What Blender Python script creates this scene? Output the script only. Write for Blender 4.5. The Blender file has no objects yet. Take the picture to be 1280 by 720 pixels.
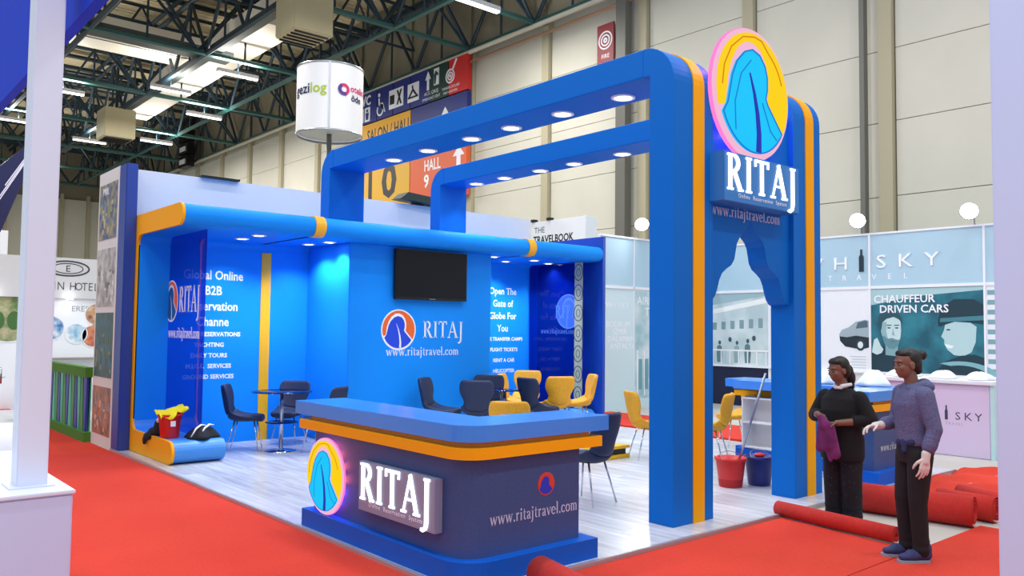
import bpy, bmesh, math, random
from mathutils import Matrix, Vector
random.seed(7)
PI = math.pi
scene = bpy.context.scene
C = scene.collection

# ------------------------------------------------------------------ camera, world, exposure
CAM_H = 1.75
cam_data = bpy.data.cameras.new('camera')
cam_data.sensor_width = 36.0
cam_data.lens = 36.0 * 1027.8 / 1280.0
cam_data.clip_start, cam_data.clip_end = 0.05, 300
cam = bpy.data.objects.new('camera', cam_data)
C.objects.link(cam)
_r = Vector((0.7562, -0.6542, 0.0111)); _d = Vector((0.6527, 0.7559, 0.0503)); _d.normalize()
_r = (_r - _d * _r.dot(_d)).normalized(); _u = _r.cross(_d)
cam.matrix_world = Matrix(((_r.x, _u.x, -_d.x, 0), (_r.y, _u.y, -_d.y, 0), (_r.z, _u.z, -_d.z, CAM_H), (0, 0, 0, 1)))
scene.camera = cam

world = bpy.data.worlds.new('hall_light')
scene.world = world
world.use_nodes = True
world.node_tree.nodes['Background'].inputs[0].default_value = (0.83, 0.93, 1.0, 1)
world.node_tree.nodes['Background'].inputs[1].default_value = 0.78
scene.view_settings.view_transform = 'Standard'
scene.view_settings.look = 'None'
scene.view_settings.exposure = -0.18
scene.view_settings.gamma = 1.0
scene.view_settings.use_curve_mapping = False

# rows of hall lamps high over the aisles (same height as the strip lamps in view)
for _x in (-5.0, 1.0, 7.0, 13.0):
    for _y in (-3.0, 3.0, 9.0, 15.0):
        _l = bpy.data.lights.new('hall_lamp', 'AREA'); _l.shape = 'RECTANGLE'; _l.size = 1.7; _l.size_y = 0.3
        _l.energy = 230; _l.color = (1.0, 0.98, 0.95)
        _o = bpy.data.objects.new('hall_lamp', _l); _o.location = (_x, _y, 12.2); C.objects.link(_o)

# ------------------------------------------------------------------ materials
def lin(h):
    h = h.lstrip('#')
    out = []
    for i in (0, 2, 4):
        c = int(h[i:i+2], 16) / 255
        out.append(c / 12.92 if c <= 0.04045 else ((c + 0.055) / 1.055) ** 2.4)
    return (*out, 1)

MATS = {}
def M(name, hexc, rough=0.5, metal=0.0, emit=0.0, noise=None, bump=None, spec=0.5, coat=0.0):
    """plain procedural material; noise=(scale, amount[, hex2]) mixes a second tone; bump=(scale, strength)"""
    if name in MATS:
        return MATS[name]
    m = bpy.data.materials.new(name)
    m.use_nodes = True
    nt = m.node_tree
    b = nt.nodes['Principled BSDF']
    col = lin(hexc)
    b.inputs['Base Color'].default_value = col
    b.inputs['Roughness'].default_value = rough
    b.inputs['Metallic'].default_value = metal
    b.inputs['Specular IOR Level'].default_value = spec
    if coat:
        b.inputs['Coat Weight'].default_value = coat
        b.inputs['Coat Roughness'].default_value = 0.08
    if emit:
        b.inputs['Base Color'].default_value = (.02, .02, .02, 1); b.inputs['Specular IOR Level'].default_value = 0.0
        b.inputs['Emission Color'].default_value = col
        b.inputs['Emission Strength'].default_value = emit
    if noise or bump:
        tc = nt.nodes.new('ShaderNodeTexCoord')
    if noise:
        n = nt.nodes.new('ShaderNodeTexNoise')
        n.inputs['Scale'].default_value = noise[0]
        n.inputs['Detail'].default_value = 4
        nt.links.new(tc.outputs['Object'], n.inputs['Vector'])
        mx = nt.nodes.new('ShaderNodeMix'); mx.data_type = 'RGBA'
        c2 = lin(noise[2]) if len(noise) > 2 else tuple(v * (1 - noise[1]) for v in col[:3]) + (1,)
        rp = nt.nodes.new('ShaderNodeValToRGB')
        rp.color_ramp.elements[0].position = 0.35; rp.color_ramp.elements[1].position = 0.65
        nt.links.new(n.outputs['Fac'], rp.inputs['Fac'])
        mx.inputs['A'].default_value = col; mx.inputs['B'].default_value = c2
        nt.links.new(rp.outputs['Color'], mx.inputs['Factor'])
        nt.links.new(mx.outputs['Result'], b.inputs['Base Color'])
    if bump:
        n2 = nt.nodes.new('ShaderNodeTexNoise')
        n2.inputs['Scale'].default_value = bump[0]
        nt.links.new(tc.outputs['Object'], n2.inputs['Vector'])
        bp = nt.nodes.new('ShaderNodeBump'); bp.inputs['Strength'].default_value = bump[1]
        bp.inputs['Distance'].default_value = 0.01
        nt.links.new(n2.outputs['Fac'], bp.inputs['Height'])
        nt.links.new(bp.outputs['Normal'], b.inputs['Normal'])
    MATS[name] = m
    return m

blue = M('booth_blue_lacquer', '#0A6AC8', 0.5, spec=.12)
blue_wall = M('booth_blue_wall', '#1690F6', 0.5, spec=.12)
blue_top = M('counter_top_blue', '#3C8AEE', 0.22, spec=.5)
blue_base = M('counter_base_blue', '#0F5CCB', 0.5, spec=.15)
orange = M('booth_orange', '#F5A90E', 0.5, spec=.15)
yellow_band = M('band_yellow', '#F2B41E', 0.4)
laminate = M('counter_grey_laminate', '#40598F', 0.5, noise=(60, 0.12), spec=.25)
white = M('white_paint', '#EDF0F8', 0.5)
white_print = M('white_print', '#F4F6FF', 0.5)
offwhite = M('offwhite_board', '#E4E4E8', 0.6)
greywhite = M('grey_white_fabric', '#DCDFE6', 0.8, noise=(1.2, 0.06))
lilac_white = M('lilac_white_panel', '#C8D4FA', 0.55)
black_plastic = M('black_plastic', '#0C0C10', 0.35)
screen = M('dark_screen', '#070A16', 0.28, spec=0.3)
chrome = M('chrome', '#C9CED6', 0.18, 1.0)
steel = M('brushed_steel', '#A9AEB6', 0.35, 1.0)
alu = M('aluminium_edge', '#B9BBC2', 0.4, 0.6)
navy_fab = M('navy_upholstery', '#1C2A4E', 0.6, noise=(40, 0.2))
yellow_fab = M('yellow_upholstery', '#E8A81C', 0.55, noise=(40, 0.12))
lamp_on = M('lamp_lens_lit', '#FFFFFF', 0.3, emit=14)
trim_white = M('lamp_trim_white', '#EDEFF4', 0.4)
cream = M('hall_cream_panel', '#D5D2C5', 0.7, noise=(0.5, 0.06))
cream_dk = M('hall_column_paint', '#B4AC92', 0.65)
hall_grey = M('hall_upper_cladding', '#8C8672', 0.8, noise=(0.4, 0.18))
truss_m = M('truss_dark_green_steel', '#1C3240', 0.5)
truss_g = M('truss_green_steel', '#2A5655', 0.5)
duct_m = M('galvanised_duct', '#E6E0D2', 0.5)
duct_dk = M('dark_catwalk_steel', '#46504E', 0.6, 0.2)
roof_m = M('roof_sheet', '#B3A88C', 0.8)
grass = M('artificial_grass', '#4F8F2C', 0.9, noise=(60, 0.4), bump=(120, 0.6))
skin_m = M('skin', '#7A5444', 0.55)
hair_m = M('dark_hair', '#141014', 0.5, bump=(90, 0.5))
red_plastic = M('red_plastic', '#D8231F', 0.35)
red_carpet_roll = M('red_carpet_rolled', '#C9302A', 0.95, noise=(30, 0.12), bump=(200, 0.4))

# ------------------------------------------------------------------ mesh helpers
def prop(o, label=None, cat=None, group=None, kind=None):
    if label: o['label'] = label
    if cat: o['category'] = cat
    if group: o['group'] = group
    if kind: o['kind'] = kind
    return o

def thing(name, label, cat, loc=(0, 0, 0), group=None, rz=0.0):
    o = bpy.data.objects.new(name, None)
    o.empty_display_size = 0.1
    C.objects.link(o)
    o.location = loc
    o.rotation_euler = (0, 0, rz)
    return prop(o, label, cat, group)

def wmat(o):
    m = o.matrix_basis.copy()
    p = o
    while p.parent is not None:
        m = p.parent.matrix_basis @ p.matrix_parent_inverse @ m
        p = p.parent
    return m

def link(o, parent=None, keep=True):
    C.objects.link(o)
    if parent is not None:
        o.parent = parent
        if keep:
            o.matrix_parent_inverse = wmat(parent).inverted()
    return o

def obj(name, bm, mat, parent=None, keep=True, smooth=False):
    me = bpy.data.meshes.new(name)
    bmesh.ops.recalc_face_normals(bm, faces=bm.faces[:])
    bm.to_mesh(me); bm.free()
    if mat is not None:
        me.materials.append(mat)
    if smooth:
        me.polygons.foreach_set('use_smooth', [True] * len(me.polygons))
    o = bpy.data.objects.new(name, me)
    return link(o, parent, keep)

def b_box(bm, x0, x1, y0, y1, z0, z1):
    r = bmesh.ops.create_cube(bm, size=1.0)
    for v in r['verts']:
        v.co = ((x0 + x1) / 2 + v.co.x * (x1 - x0), (y0 + y1) / 2 + v.co.y * (y1 - y0), (z0 + z1) / 2 + v.co.z * (z1 - z0))
    return r['verts']

def box(name, x0, x1, y0, y1, z0, z1, mat, parent=None, bevel=0.0, segs=2, keep=True):
    bm = bmesh.new()
    b_box(bm, x0, x1, y0, y1, z0, z1)
    if bevel:
        bmesh.ops.bevel(bm, geom=bm.edges[:], offset=bevel, segments=segs, affect='EDGES', clamp_overlap=True)
    return obj(name, bm, mat, parent, keep)

def b_prism(bm, pts, to3, a0, a1):
    """pts: 2-D outline; to3(u, v, a) -> xyz; extruded from a0 to a1"""
    lo = [bm.verts.new(to3(u, v, a0)) for u, v in pts]
    hi = [bm.verts.new(to3(u, v, a1)) for u, v in pts]
    n = len(pts)
    f0 = bm.faces.new(lo[::-1]); f1 = bm.faces.new(hi)
    for i in range(n):
        j = (i + 1) % n
        bm.faces.new((lo[i], lo[j], hi[j], hi[i]))
    if n > 4:
        f0.normal_update(); f1.normal_update()
        bmesh.ops.triangulate(bm, faces=[f0, f1], ngon_method='EAR_CLIP')

AX_X = lambda u, v, a: (a, u, v)        # outline in (Y, Z), extruded along X
AX_Y = lambda u, v, a: (u, a, v)        # outline in (X, Z), extruded along Y
AX_Z = lambda u, v, a: (u, v, a)        # outline in (X, Y), extruded along Z

def prism(name, pts, ax, a0, a1, mat, parent=None, keep=True):
    bm = bmesh.new()
    b_prism(bm, pts, ax, a0, a1)
    return obj(name, bm, mat, parent, keep)

def arc(cx, cy, rx, a0, a1, n=8, ry=None):
    ry = rx if ry is None else ry
    return [(cx + rx * math.cos(math.radians(a0 + (a1 - a0) * i / n)), cy + ry * math.sin(math.radians(a0 + (a1 - a0) * i / n))) for i in range(n + 1)]

def ell(cx, cy, rx, ry=None, n=40):
    return arc(cx, cy, rx, 0, 360, n, ry)[:-1]

def b_tube(bm, pts, r, sides=10, cap=True):
    pts = [Vector(p) for p in pts]
    rs = r if isinstance(r, (list, tuple)) else [r] * len(pts)
    rings = []
    t0 = (pts[1] - pts[0]).normalized()
    up = Vector((0, 0, 1)) if abs(t0.z) < 0.9 else Vector((1, 0, 0))
    nrm = t0.cross(up).normalized()
    for i, p in enumerate(pts):
        a = pts[max(i - 1, 0)]; b = pts[min(i + 1, len(pts) - 1)]
        t = (b - a).normalized()
        nrm = (nrm - t * nrm.dot(t)).normalized()
        bn = t.cross(nrm)
        rings.append([bm.verts.new(p + (nrm * math.cos(2 * PI * k / sides) + bn * math.sin(2 * PI * k / sides)) * rs[i]) for k in range(sides)])
    for i in range(len(rings) - 1):
        for k in range(sides):
            l = (k + 1) % sides
            bm.faces.new((rings[i][k], rings[i][l], rings[i + 1][l], rings[i + 1][k]))
    if cap:
        bm.faces.new(rings[0][::-1]); bm.faces.new(rings[-1])

def tube(name, pts, r, mat, parent=None, sides=10, keep=True, smooth=True):
    bm = bmesh.new(); b_tube(bm, pts, r, sides)
    return obj(name, bm, mat, parent, keep, smooth)

def b_lathe(bm, prof, c=(0, 0, 0), segs=24):
    rings = []
    for r, z in prof:
        if r < 1e-5:
            rings.append([bm.verts.new((c[0], c[1], c[2] + z))])
        else:
            rings.append([bm.verts.new((c[0] + r * math.cos(2 * PI * k / segs), c[1] + r * math.sin(2 * PI * k / segs), c[2] + z)) for k in range(segs)])
    for a, b in zip(rings, rings[1:]):
        for k in range(segs):
            l = (k + 1) % segs
            if len(a) == 1 and len(b) == 1:
                continue
            if len(a) == 1:
                bm.faces.new((a[0], b[l], b[k]))
            elif len(b) == 1:
                bm.faces.new((a[k], a[l], b[0]))
            else:
                bm.faces.new((a[k], a[l], b[l], b[k]))

def lathe(name, prof, c, mat, parent=None, segs=24, keep=True, smooth=True):
    bm = bmesh.new(); b_lathe(bm, prof, c, segs)
    return obj(name, bm, mat, parent, keep, smooth)

def b_ellipsoid(bm, c, r, rot=None, u=16, v=10):
    q = bmesh.ops.create_uvsphere(bm, u_segments=u, v_segments=v, radius=1.0)
    for w in q['verts']:
        p = Vector((w.co.x * r[0], w.co.y * r[1], w.co.z * r[2]))
        if rot is not None:
            p = rot @ p
        w.co = p + Vector(c)

def dup(root, loc, rz=0.0, label=None, group=None):
    """a copy of a thing with copies of its parts and sub-parts (mesh data shared)"""
    r = root.copy(); C.objects.link(r)
    r.location = loc; r.rotation_euler = (0, 0, rz)
    if label: r['label'] = label
    if group: r['group'] = group
    for ch in list(root.children):
        c = ch.copy(); C.objects.link(c); c.parent = r
        for g in list(ch.children):
            d = g.copy(); C.objects.link(d); d.parent = c
    return r

# ---- planes that carry print: face 'Y' looks towards -Y (u = X), face 'X' looks towards -X (u = Y)
def plane3(face, plane):
    if face == 'Y':
        return lambda u, v, a: (u, plane - a, v)
    return lambda u, v, a: (plane - a, u, v)

def flat(name, pts, face, plane, mat, parent=None, d0=0.0, d1=0.004):
    bm = bmesh.new()
    b_prism(bm, pts, plane3(face, plane), d0, d1)
    return obj(name, bm, mat, parent)

def rect(u0, u1, v0, v1):
    return [(u0, v0), (u1, v0), (u1, v1), (u0, v1)]

def text_mesh(body, size, extrude=0.0, align='CENTER', bold=0.0, sx=1.0, spacing=1.0):
    cu = bpy.data.curves.new('lettering', 'FONT')
    cu.body = body; cu.size = size; cu.extrude = extrude; cu.align_x = align; cu.offset = bold
    cu.space_character = spacing; cu.resolution_u = 2
    t = bpy.data.objects.new('lettering', cu)
    me = bpy.data.meshes.new_from_object(t)
    bpy.data.objects.remove(t); bpy.data.curves.remove(cu)
    if sx != 1.0:
        for v in me.vertices: v.co.x *= sx
    return me

def place_flat(me, face, u, v, plane, mirror=False):
    s = -1.0 if mirror else 1.0
    for w in me.vertices:
        x, y, z = w.co
        x *= s
        w.co = (u + x, plane - z, v + y) if face == 'Y' else (plane - z, u - x, v + y)

def text(body, size, face, u, v, plane, mat, parent=None, align='CENTER', bold=0.0, sx=1.0, spacing=1.0, extrude=0.001, name='lettering', mirror=False):
    me = text_mesh(body, size, extrude, align, bold, sx, spacing)
    place_flat(me, face, u, v, plane, mirror)
    me.materials.clear(); me.materials.append(mat)
    return link(bpy.data.objects.new(name, me), parent)

# ---- a small serif alphabet drawn as strokes (cap height 0.70, x-height 0.46)
def _st(bm, pts, ws, d0, d1, f):
    n = len(pts)
    if not isinstance(ws, (list, tuple)): ws = [ws] * n
    L, Rr = [], []
    for i, (x, y) in enumerate(pts):
        a = pts[max(i - 1, 0)]; b = pts[min(i + 1, n - 1)]
        dx, dy = b[0] - a[0], b[1] - a[1]
        l = math.hypot(dx, dy) or 1
        nx, ny = -dy / l, dx / l
        L.append((x + nx * ws[i] / 2, y + ny * ws[i] / 2)); Rr.append((x - nx * ws[i] / 2, y - ny * ws[i] / 2))
    for i in range(n - 1):
        b_prism(bm, [L[i], L[i + 1], Rr[i + 1], Rr[i]], f, d0, d1)

def _sarc(cx, cy, rx, ry, a0, a1, thick, thin, n=12):
    pts = arc(cx, cy, rx, a0, a1, n, ry)
    ws = [thin + (thick - thin) * abs(math.cos(math.radians(a0 + (a1 - a0) * i / n))) for i in range(n + 1)]
    return pts, ws

def serif_glyph(ch):
    """-> (list of (pts, widths), advance)"""
    K, k, s = 0.105, 0.035, 0.04     # thick, thin, serif
    S = []
    def stem(x, y0, y1, w=K, b=True, t=True):
        S.append(([(x, y0), (x, y1)], w))
        if b: S.append(([(x - w * 0.95, y0 + s / 2), (x + w * 0.95, y0 + s / 2)], s))
        if t: S.append(([(x - w * 0.95, y1 - s / 2), (x + w * 0.95, y1 - s / 2)], s))
    if ch == 'R':
        stem(.13, 0, .7); p = _sarc(.22, .53, .2, .155, 90, -90, K, k); S.append(p)
        S.append(([(.1, .682), (.23, .682)], k)); S.append(([(.13, .375), (.24, .375)], k))
        S.append(([(.26, .39), (.5, .02)], [K, K])); S.append(([(.42, .02), (.6, .02)], s)); return S, .6
    if ch == 'I': stem(.13, 0, .7); return S, .26
    if ch == 'T':
        stem(.29, 0, .7, t=False); S.append(([(.02, .675), (.56, .675)], .05)); S.append(([(.03, .7), (.045, .56)], [.03, .05])); S.append(([(.55, .7), (.535, .56)], [.03, .05])); return S, .58
    if ch == 'A':
        S.append(([(.06, .02), (.31, .7)], [k, k + .01])); S.append(([(.29, .7), (.55, .02)], [K * .9, K])); S.append(([(.15, .25), (.46, .25)], k))
        S.append(([(-.02, s / 2), (.16, s / 2)], s)); S.append(([(.44, s / 2), (.66, s / 2)], s)); return S, .64
    if ch == 'J':
        stem(.17, -.08, .7, b=False); S.append(([(.17, -.08), (.14, -.16), (.06, -.21), (-.02, -.2)], [K, K * .8, .06, .05])); return S, .3
    X = .46; K2 = .095
    def stm(x, y0, y1, b=True, t=True):
        S.append(([(x, y0), (x, y1)], K2))
        if b: S.append(([(x - .09, .015), (x + .09, .015)], .03))
        if t: S.append(([(x - .1, y1 - .035), (x, y1 - .012)], .04))
    if ch == 'w':
        for a, b, w in (((.05, X), (.2, 0), K2), ((.2, 0), (.33, X), k), ((.33, X), (.48, 0), K2), ((.48, 0), (.62, X), k)): S.append(([a, b], w))
        for x in (.05, .33, .62): S.append(([(x - .08, X - .015), (x + .08, X - .015)], .03))
        return S, .68
    if ch == 'v':
        S.append(([(.05, X), (.23, 0)], K2)); S.append(([(.23, 0), (.4, X)], k))
        for x in (.05, .4): S.append(([(x - .08, X - .015), (x + .08, X - .015)], .03))
        return S, .44
    if ch == 'r': stm(.12, 0, X); S.append(([(.13, .3), (.2, .42), (.3, .43)], [k, .05, .1])); return S, .36
    if ch == 'i': stm(.12, 0, X); S.append(([(.12 - .055, .62), (.12 + .055, .62)], .11)); return S, .25
    if ch == 'l': stm(.12, 0, .72); return S, .25
    if ch == 't': S.append(([(.13, .62), (.13, .1), (.19, .03), (.29, .05)], [k, K2, .07, k])); S.append(([(.02, X - .02), (.28, X - .02)], .04)); return S, .31
    if ch == 'j': S.append(([(.12, X), (.12, -.08), (.07, -.18), (-.02, -.19)], [K2, K2, .06, .05])); S.append(([(.02, X - .035), (.12, X - .012)], .04)); S.append(([(.065, .62), (.175, .62)], .11)); return S, .26
    if ch == 'a':
        S.append(([(.07, .34), (.1, .42), (.2, .445), (.29, .4), (.3, .3), (.3, .08), (.36, .02), (.42, .04)], [.08, .06, k, .06, K2, K2, .05, k]))
        S.append(([(.3, .27), (.14, .22), (.07, .13), (.1, .04), (.18, .02), (.3, .1)], [k, .05, K2, .07, .04, k])); return S, .43
    if ch == 'e': S.append(_sarc(.23, .23, .18, .21, 0, 320, K2, k, 16)); S.append(([(.07, .25), (.41, .25)], k)); return S, .45
    if ch == 'c': S.append(_sarc(.23, .23, .18, .21, 40, 320, K2, k, 16)); return S, .42
    if ch == 'o': S.append(_sarc(.24, .23, .19, .21, 0, 360, K2, k, 20)); return S, .48
    if ch == 'm':
        stm(.12, 0, X)
        for x0 in (.12, .37):
            S.append(([(x0, .34), (x0 + .1, .44), (x0 + .2, .42), (x0 + .25, .32)], [k, .04, .07, K2])); S.append(([(x0 + .25, .33), (x0 + .25, 0)], K2)); S.append(([(x0 + .16, .015), (x0 + .34, .015)], .03))
        return S, .76
    if ch == '.': S.append(([(.045, .05), (.155, .05)], .11)); return S, .2
    return S, .3

def serif_width(body, track=0.05):
    return sum(serif_glyph(c)[1] + track for c in body) - track

def serif(body, width, height, face, u_left, v_base, plane, mat, parent, d0=0.0, d1=0.003, track=0.05, each=False, name='lettering', mirror=False):
    """height = cap height in metres; width = total length in metres"""
    W = serif_width(body, track); sx = width / W; sy = height / 0.70
    sg = (1 if face == 'Y' else -1) * (-1 if mirror else 1)
    base = plane3(face, plane)
    bm = bmesh.new(); x = 0; out = []
    for ch in body:
        st, adv = serif_glyph(ch)
        f = (lambda x: (lambda u, v, a: base(u_left + sg * (u + x) * sx, v_base + v * sy, a)))(x)
        for pts, ws in st:
            _st(bm, pts, ws, d0, d1, f)
        x += adv + track
        if each:
            out.append(obj('letter', bm, mat, parent)); bm = bmesh.new()
    if each:
        bm.free(); return out
    return obj(name, bm, mat, parent)

# ---- the booth's round emblem: crescent, leaf body and vein on a rim disc
def emblem(face, u, v, r, plane, parent, mats, depth=0.003, d0=0.0, vein=True, mirror=False, ru=None, outline=None):
    sg = (1 if face == 'Y' else -1) * (-1 if mirror else 1)
    ru = r if ru is None else ru
    P = lambda pts: [(u + sg * a * ru, v + b * r) for a, b in pts]
    rim, cres, leaf, line = mats
    root = flat('emblem', P(ell(0, 0, 1, n=48)), face, plane, rim, parent, d0, d0 + depth)
    cr = arc(0, 0, .93, 199, -30, 40) + [(.40, -.04), (.43, .14), (.43, .34), (.36, .55), (.22, .72), (.02, .80), (-.2, .78), (-.42, .64), (-.58, .42), (-.68, .16), (-.72, -.1), (-.745, -.27)]
    flat('crescent', P(cr), face, plane, cres, root, d0 + depth, d0 + depth * 2)
    lf = arc(0, 0, .9, 206, 326, 24) + [(.36, -.12), (.30, -.02), (.34, .12), (.34, .32), (.28, .48), (.14, .62), (-.06, .67), (-.26, .6), (-.46, .42), (-.58, .2), (-.64, -.02), (-.70, -.24)]
    flat('leaf', P(lf), face, plane, leaf, root, d0 + depth, d0 + depth * 2.2)
    if outline is not None:
        bm = bmesh.new(); f3 = plane3(face, plane)
        f = lambda a, b, c: f3(u + sg * a * ru, v + b * r, c)
        _st(bm, lf + lf[:1], .022, d0 + depth * 2.2, d0 + depth * 2.5, f)
        _st(bm, [(-.5, -.62), (-.52, -.2), (-.36, .25), (-.1, .5)], .016, d0 + depth * 2.2, d0 + depth * 2.5, f)
        _st(bm, [(.2, -.1), (.42, -.5), (.6, -.62)], .016, d0 + depth * 2.2, d0 + depth * 2.5, f)
        obj('outline', bm, outline, root)
        bm = bmesh.new()
        _st(bm, arc(0, 0, .80, 20, 60, 8) + [(.2, .86), (0, .88), (-.3, .82), (-.6, .6), (-.78, .3), (-.83, 0)], .018, d0 + depth * 2.0, d0 + depth * 2.3, f)
        obj('crescent_line', bm, M('sign_line_orange', '#F08A20', .4, emit=.9), root)
    if vein:
        bm = bmesh.new(); f3 = plane3(face, plane)
        f = lambda a, b, c: f3(u + sg * a * ru, v + b * r, c)
        _st(bm, [(-.14, .3), (-.02, 0), (.06, -.3), (.1, -.6), (.09, -.88)], [.01, .05, .08, .1, .12], d0 + depth * 2.2, d0 + depth * 2.8, f)
        obj('vein', bm, line, root)
    return root
# ================================================================== THE SETTING
GZ = -0.035          # hall floor; the booth platform top is z = 0
# hall floor
hall_floor_m = M('hall_floor_concrete', '#C4C1BC', 0.55, noise=(0.8, 0.12))
fl = box('floor', -14, 24, -8, 82, GZ - 0.1, GZ, hall_floor_m)
prop(fl, kind='structure')

# laid red carpet (aisle to the left of and in front of the booth)
def carpet_material():
    m = bpy.data.materials.new('red_needle_carpet'); m.use_nodes = True
    nt = m.node_tree; b = nt.nodes['Principled BSDF']
    b.inputs['Roughness'].default_value = 0.95; b.inputs['Specular IOR Level'].default_value = 0.1
    tc = nt.nodes.new('ShaderNodeTexCoord')
    n1 = nt.nodes.new('ShaderNodeTexNoise'); n1.inputs['Scale'].default_value = 0.7; n1.inputs['Detail'].default_value = 3
    n2 = nt.nodes.new('ShaderNodeTexNoise'); n2.inputs['Scale'].default_value = 90; n2.inputs['Detail'].default_value = 2
    for n in (n1, n2): nt.links.new(tc.outputs['Object'], n.inputs['Vector'])
    mx = nt.nodes.new('ShaderNodeMix'); mx.data_type = 'RGBA'
    mx.inputs['A'].default_value = lin('#DE4E3C'); mx.inputs['B'].default_value = lin('#CC3831')
    nt.links.new(n1.outputs['Fac'], mx.inputs['Factor'])
    m2 = nt.nodes.new('ShaderNodeMix'); m2.data_type = 'RGBA'; m2.blend_type = 'MULTIPLY'
    m2.inputs['Factor'].default_value = 0.35
    rp = nt.nodes.new('ShaderNodeValToRGB'); rp.color_ramp.elements[0].position = .3; rp.color_ramp.elements[1].position = .7
    rp.color_ramp.elements[0].color = (.55, .55, .55, 1)
    nt.links.new(n2.outputs['Fac'], rp.inputs['Fac'])
    nt.links.new(mx.outputs['Result'], m2.inputs['A']); nt.links.new(rp.outputs['Color'], m2.inputs['B'])
    nt.links.new(m2.outputs['Result'], b.inputs['Base Color'])
    bp = nt.nodes.new('ShaderNodeBump'); bp.inputs['Strength'].default_value = 0.5; bp.inputs['Distance'].default_value = 0.004
    nt.links.new(n2.outputs['Fac'], bp.inputs['Height']); nt.links.new(bp.outputs['Normal'], b.inputs['Normal'])
    return m
carpet_m = carpet_material()
CT = GZ + 0.008      # carpet top
prop(box('floor_carpet_aisle', 0.2, 3.385, -1.0, 26, GZ, CT, carpet_m), kind='structure')
# front strips in front of the booth, with a seam between them
cf = thing('floor_carpet_front', None, None, (3.39, 3.0, GZ)); prop(cf, kind='structure')
prism('carpet_strip', [(3.39, 3.02), (3.39, 4.355), (7.22, 4.355), (7.05, 3.3), (7.02, 3.02)], AX_Z, GZ, CT, carpet_m, cf)
box('carpet_strip', 3.39, 8.4, -1.0, 3.008, GZ, CT, carpet_m, cf)
prism('carpet_strip', [(8.4, -1.0), (8.4, 2.6), (8.9, 3.0), (12.5, 3.2), (12.5, -1.0)], AX_Z, GZ, CT, carpet_m, cf)
box('carpet_strip', 11.45, 13.2, 5.6, 12.0, GZ, GZ + 0.06, carpet_m, cf, 0.02)

# ---- booth platform with planks
plank_m = bpy.data.materials.new('grey_oak_laminate'); plank_m.use_nodes = True
nt = plank_m.node_tree; b = nt.nodes['Principled BSDF']; b.inputs['Roughness'].default_value = 0.24
tc = nt.nodes.new('ShaderNodeTexCoord'); mp = nt.nodes.new('ShaderNodeMapping'); mp.inputs['Scale'].default_value = (9, 0.8, 1)
oi = nt.nodes.new('ShaderNodeObjectInfo')
ad = nt.nodes.new('ShaderNodeVectorMath'); ad.operation = 'ADD'
ml = nt.nodes.new('ShaderNodeVectorMath'); ml.operation = 'SCALE'; ml.inputs[0].default_value = (37, 91, 0)
nz = nt.nodes.new('ShaderNodeTexNoise'); nz.inputs['Scale'].default_value = 1.6; nz.inputs['Detail'].default_value = 5
rp = nt.nodes.new('ShaderNodeValToRGB'); rp.color_ramp.elements[0].position = .3; rp.color_ramp.elements[1].position = .72
rp.color_ramp.elements[0].color = lin('#B7B9C4'); rp.color_ramp.elements[1].color = lin('#DADDE6')
nt.links.new(tc.outputs['Object'], mp.inputs['Vector']); nt.links.new(mp.outputs['Vector'], ad.inputs[0])
nt.links.new(oi.outputs['Random'], ml.inputs['Scale']); nt.links.new(ml.outputs['Vector'], ad.inputs[1])
nt.links.new(ad.outputs['Vector'], nz.inputs['Vector']); nt.links.new(nz.outputs['Fac'], rp.inputs['Fac'])
hs = nt.nodes.new('ShaderNodeHueSaturation'); mr = nt.nodes.new('ShaderNodeMapRange')
mr.inputs['To Min'].default_value = 0.86; mr.inputs['To Max'].default_value = 1.08
nt.links.new(oi.outputs['Random'], mr.inputs['Value']); nt.links.new(mr.outputs['Result'], hs.inputs['Value'])
nt.links.new(rp.outputs['Color'], hs.inputs['Color']); nt.links.new(hs.outputs['Color'], b.inputs['Base Color'])

PX0, PX1, PY0, PY1 = 3.40, 11.42, 4.38, 12.62
plat = box('floor_platform', PX0 + .02, PX1 - .02, PY0 + .02, PY1, GZ, -0.006, M('platform_board', '#7E7A7C', 0.8))
prop(plat, kind='structure')
PW, PL = 0.2505, 1.373
bm = bmesh.new(); b_box(bm, 0.001, PW - 0.001, 0.001, PL - 0.001, -0.012, 0.0)
bmesh.ops.bevel(bm, geom=[e for e in bm.edges if all(v.co.z > -0.001 for v in e.verts)], offset=0.0015, segments=1, affect='EDGES')
me_plank = bpy.data.meshes.new('plank'); bm.to_mesh(me_plank); bm.free(); me_plank.materials.append(plank_m)
half = {}
def plank_mesh(L):
    key = round(L, 3)
    if abs(L - PL) < 0.002: return me_plank
    if key not in half:
        m2 = me_plank.copy()
        for v in m2.vertices:
            if v.co.y > 0.5: v.co.y -= PL - L
        half[key] = m2
    return half[key]
ncol = int(round((PX1 - PX0 - 0.02) / PW))
for i in range(ncol):
    y = PY0 + 0.015; L = (PL, PL * 0.667, PL * 0.334)[i % 3]
    while y < PY1 - 0.05:
        L = min(L, PY1 - y)
        o = bpy.data.objects.new('plank', plank_mesh(L)); o.location = (PX0 + 0.012 + i * PW, y, 0)
        C.objects.link(o); o.parent = plat
        y += L; L = PL
# aluminium edge strips of the platform
prop(box('trim_1', PX0 - 0.015, PX0 + 0.02, PY0 - .015, PY1, GZ, 0.004, alu, None, 0.004), kind='structure')
prop(box('trim_2', PX0 + 0.021, PX1, PY0 - 0.018, PY0 + 0.017, GZ, 0.004, alu, None, 0.004), kind='structure')

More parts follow.
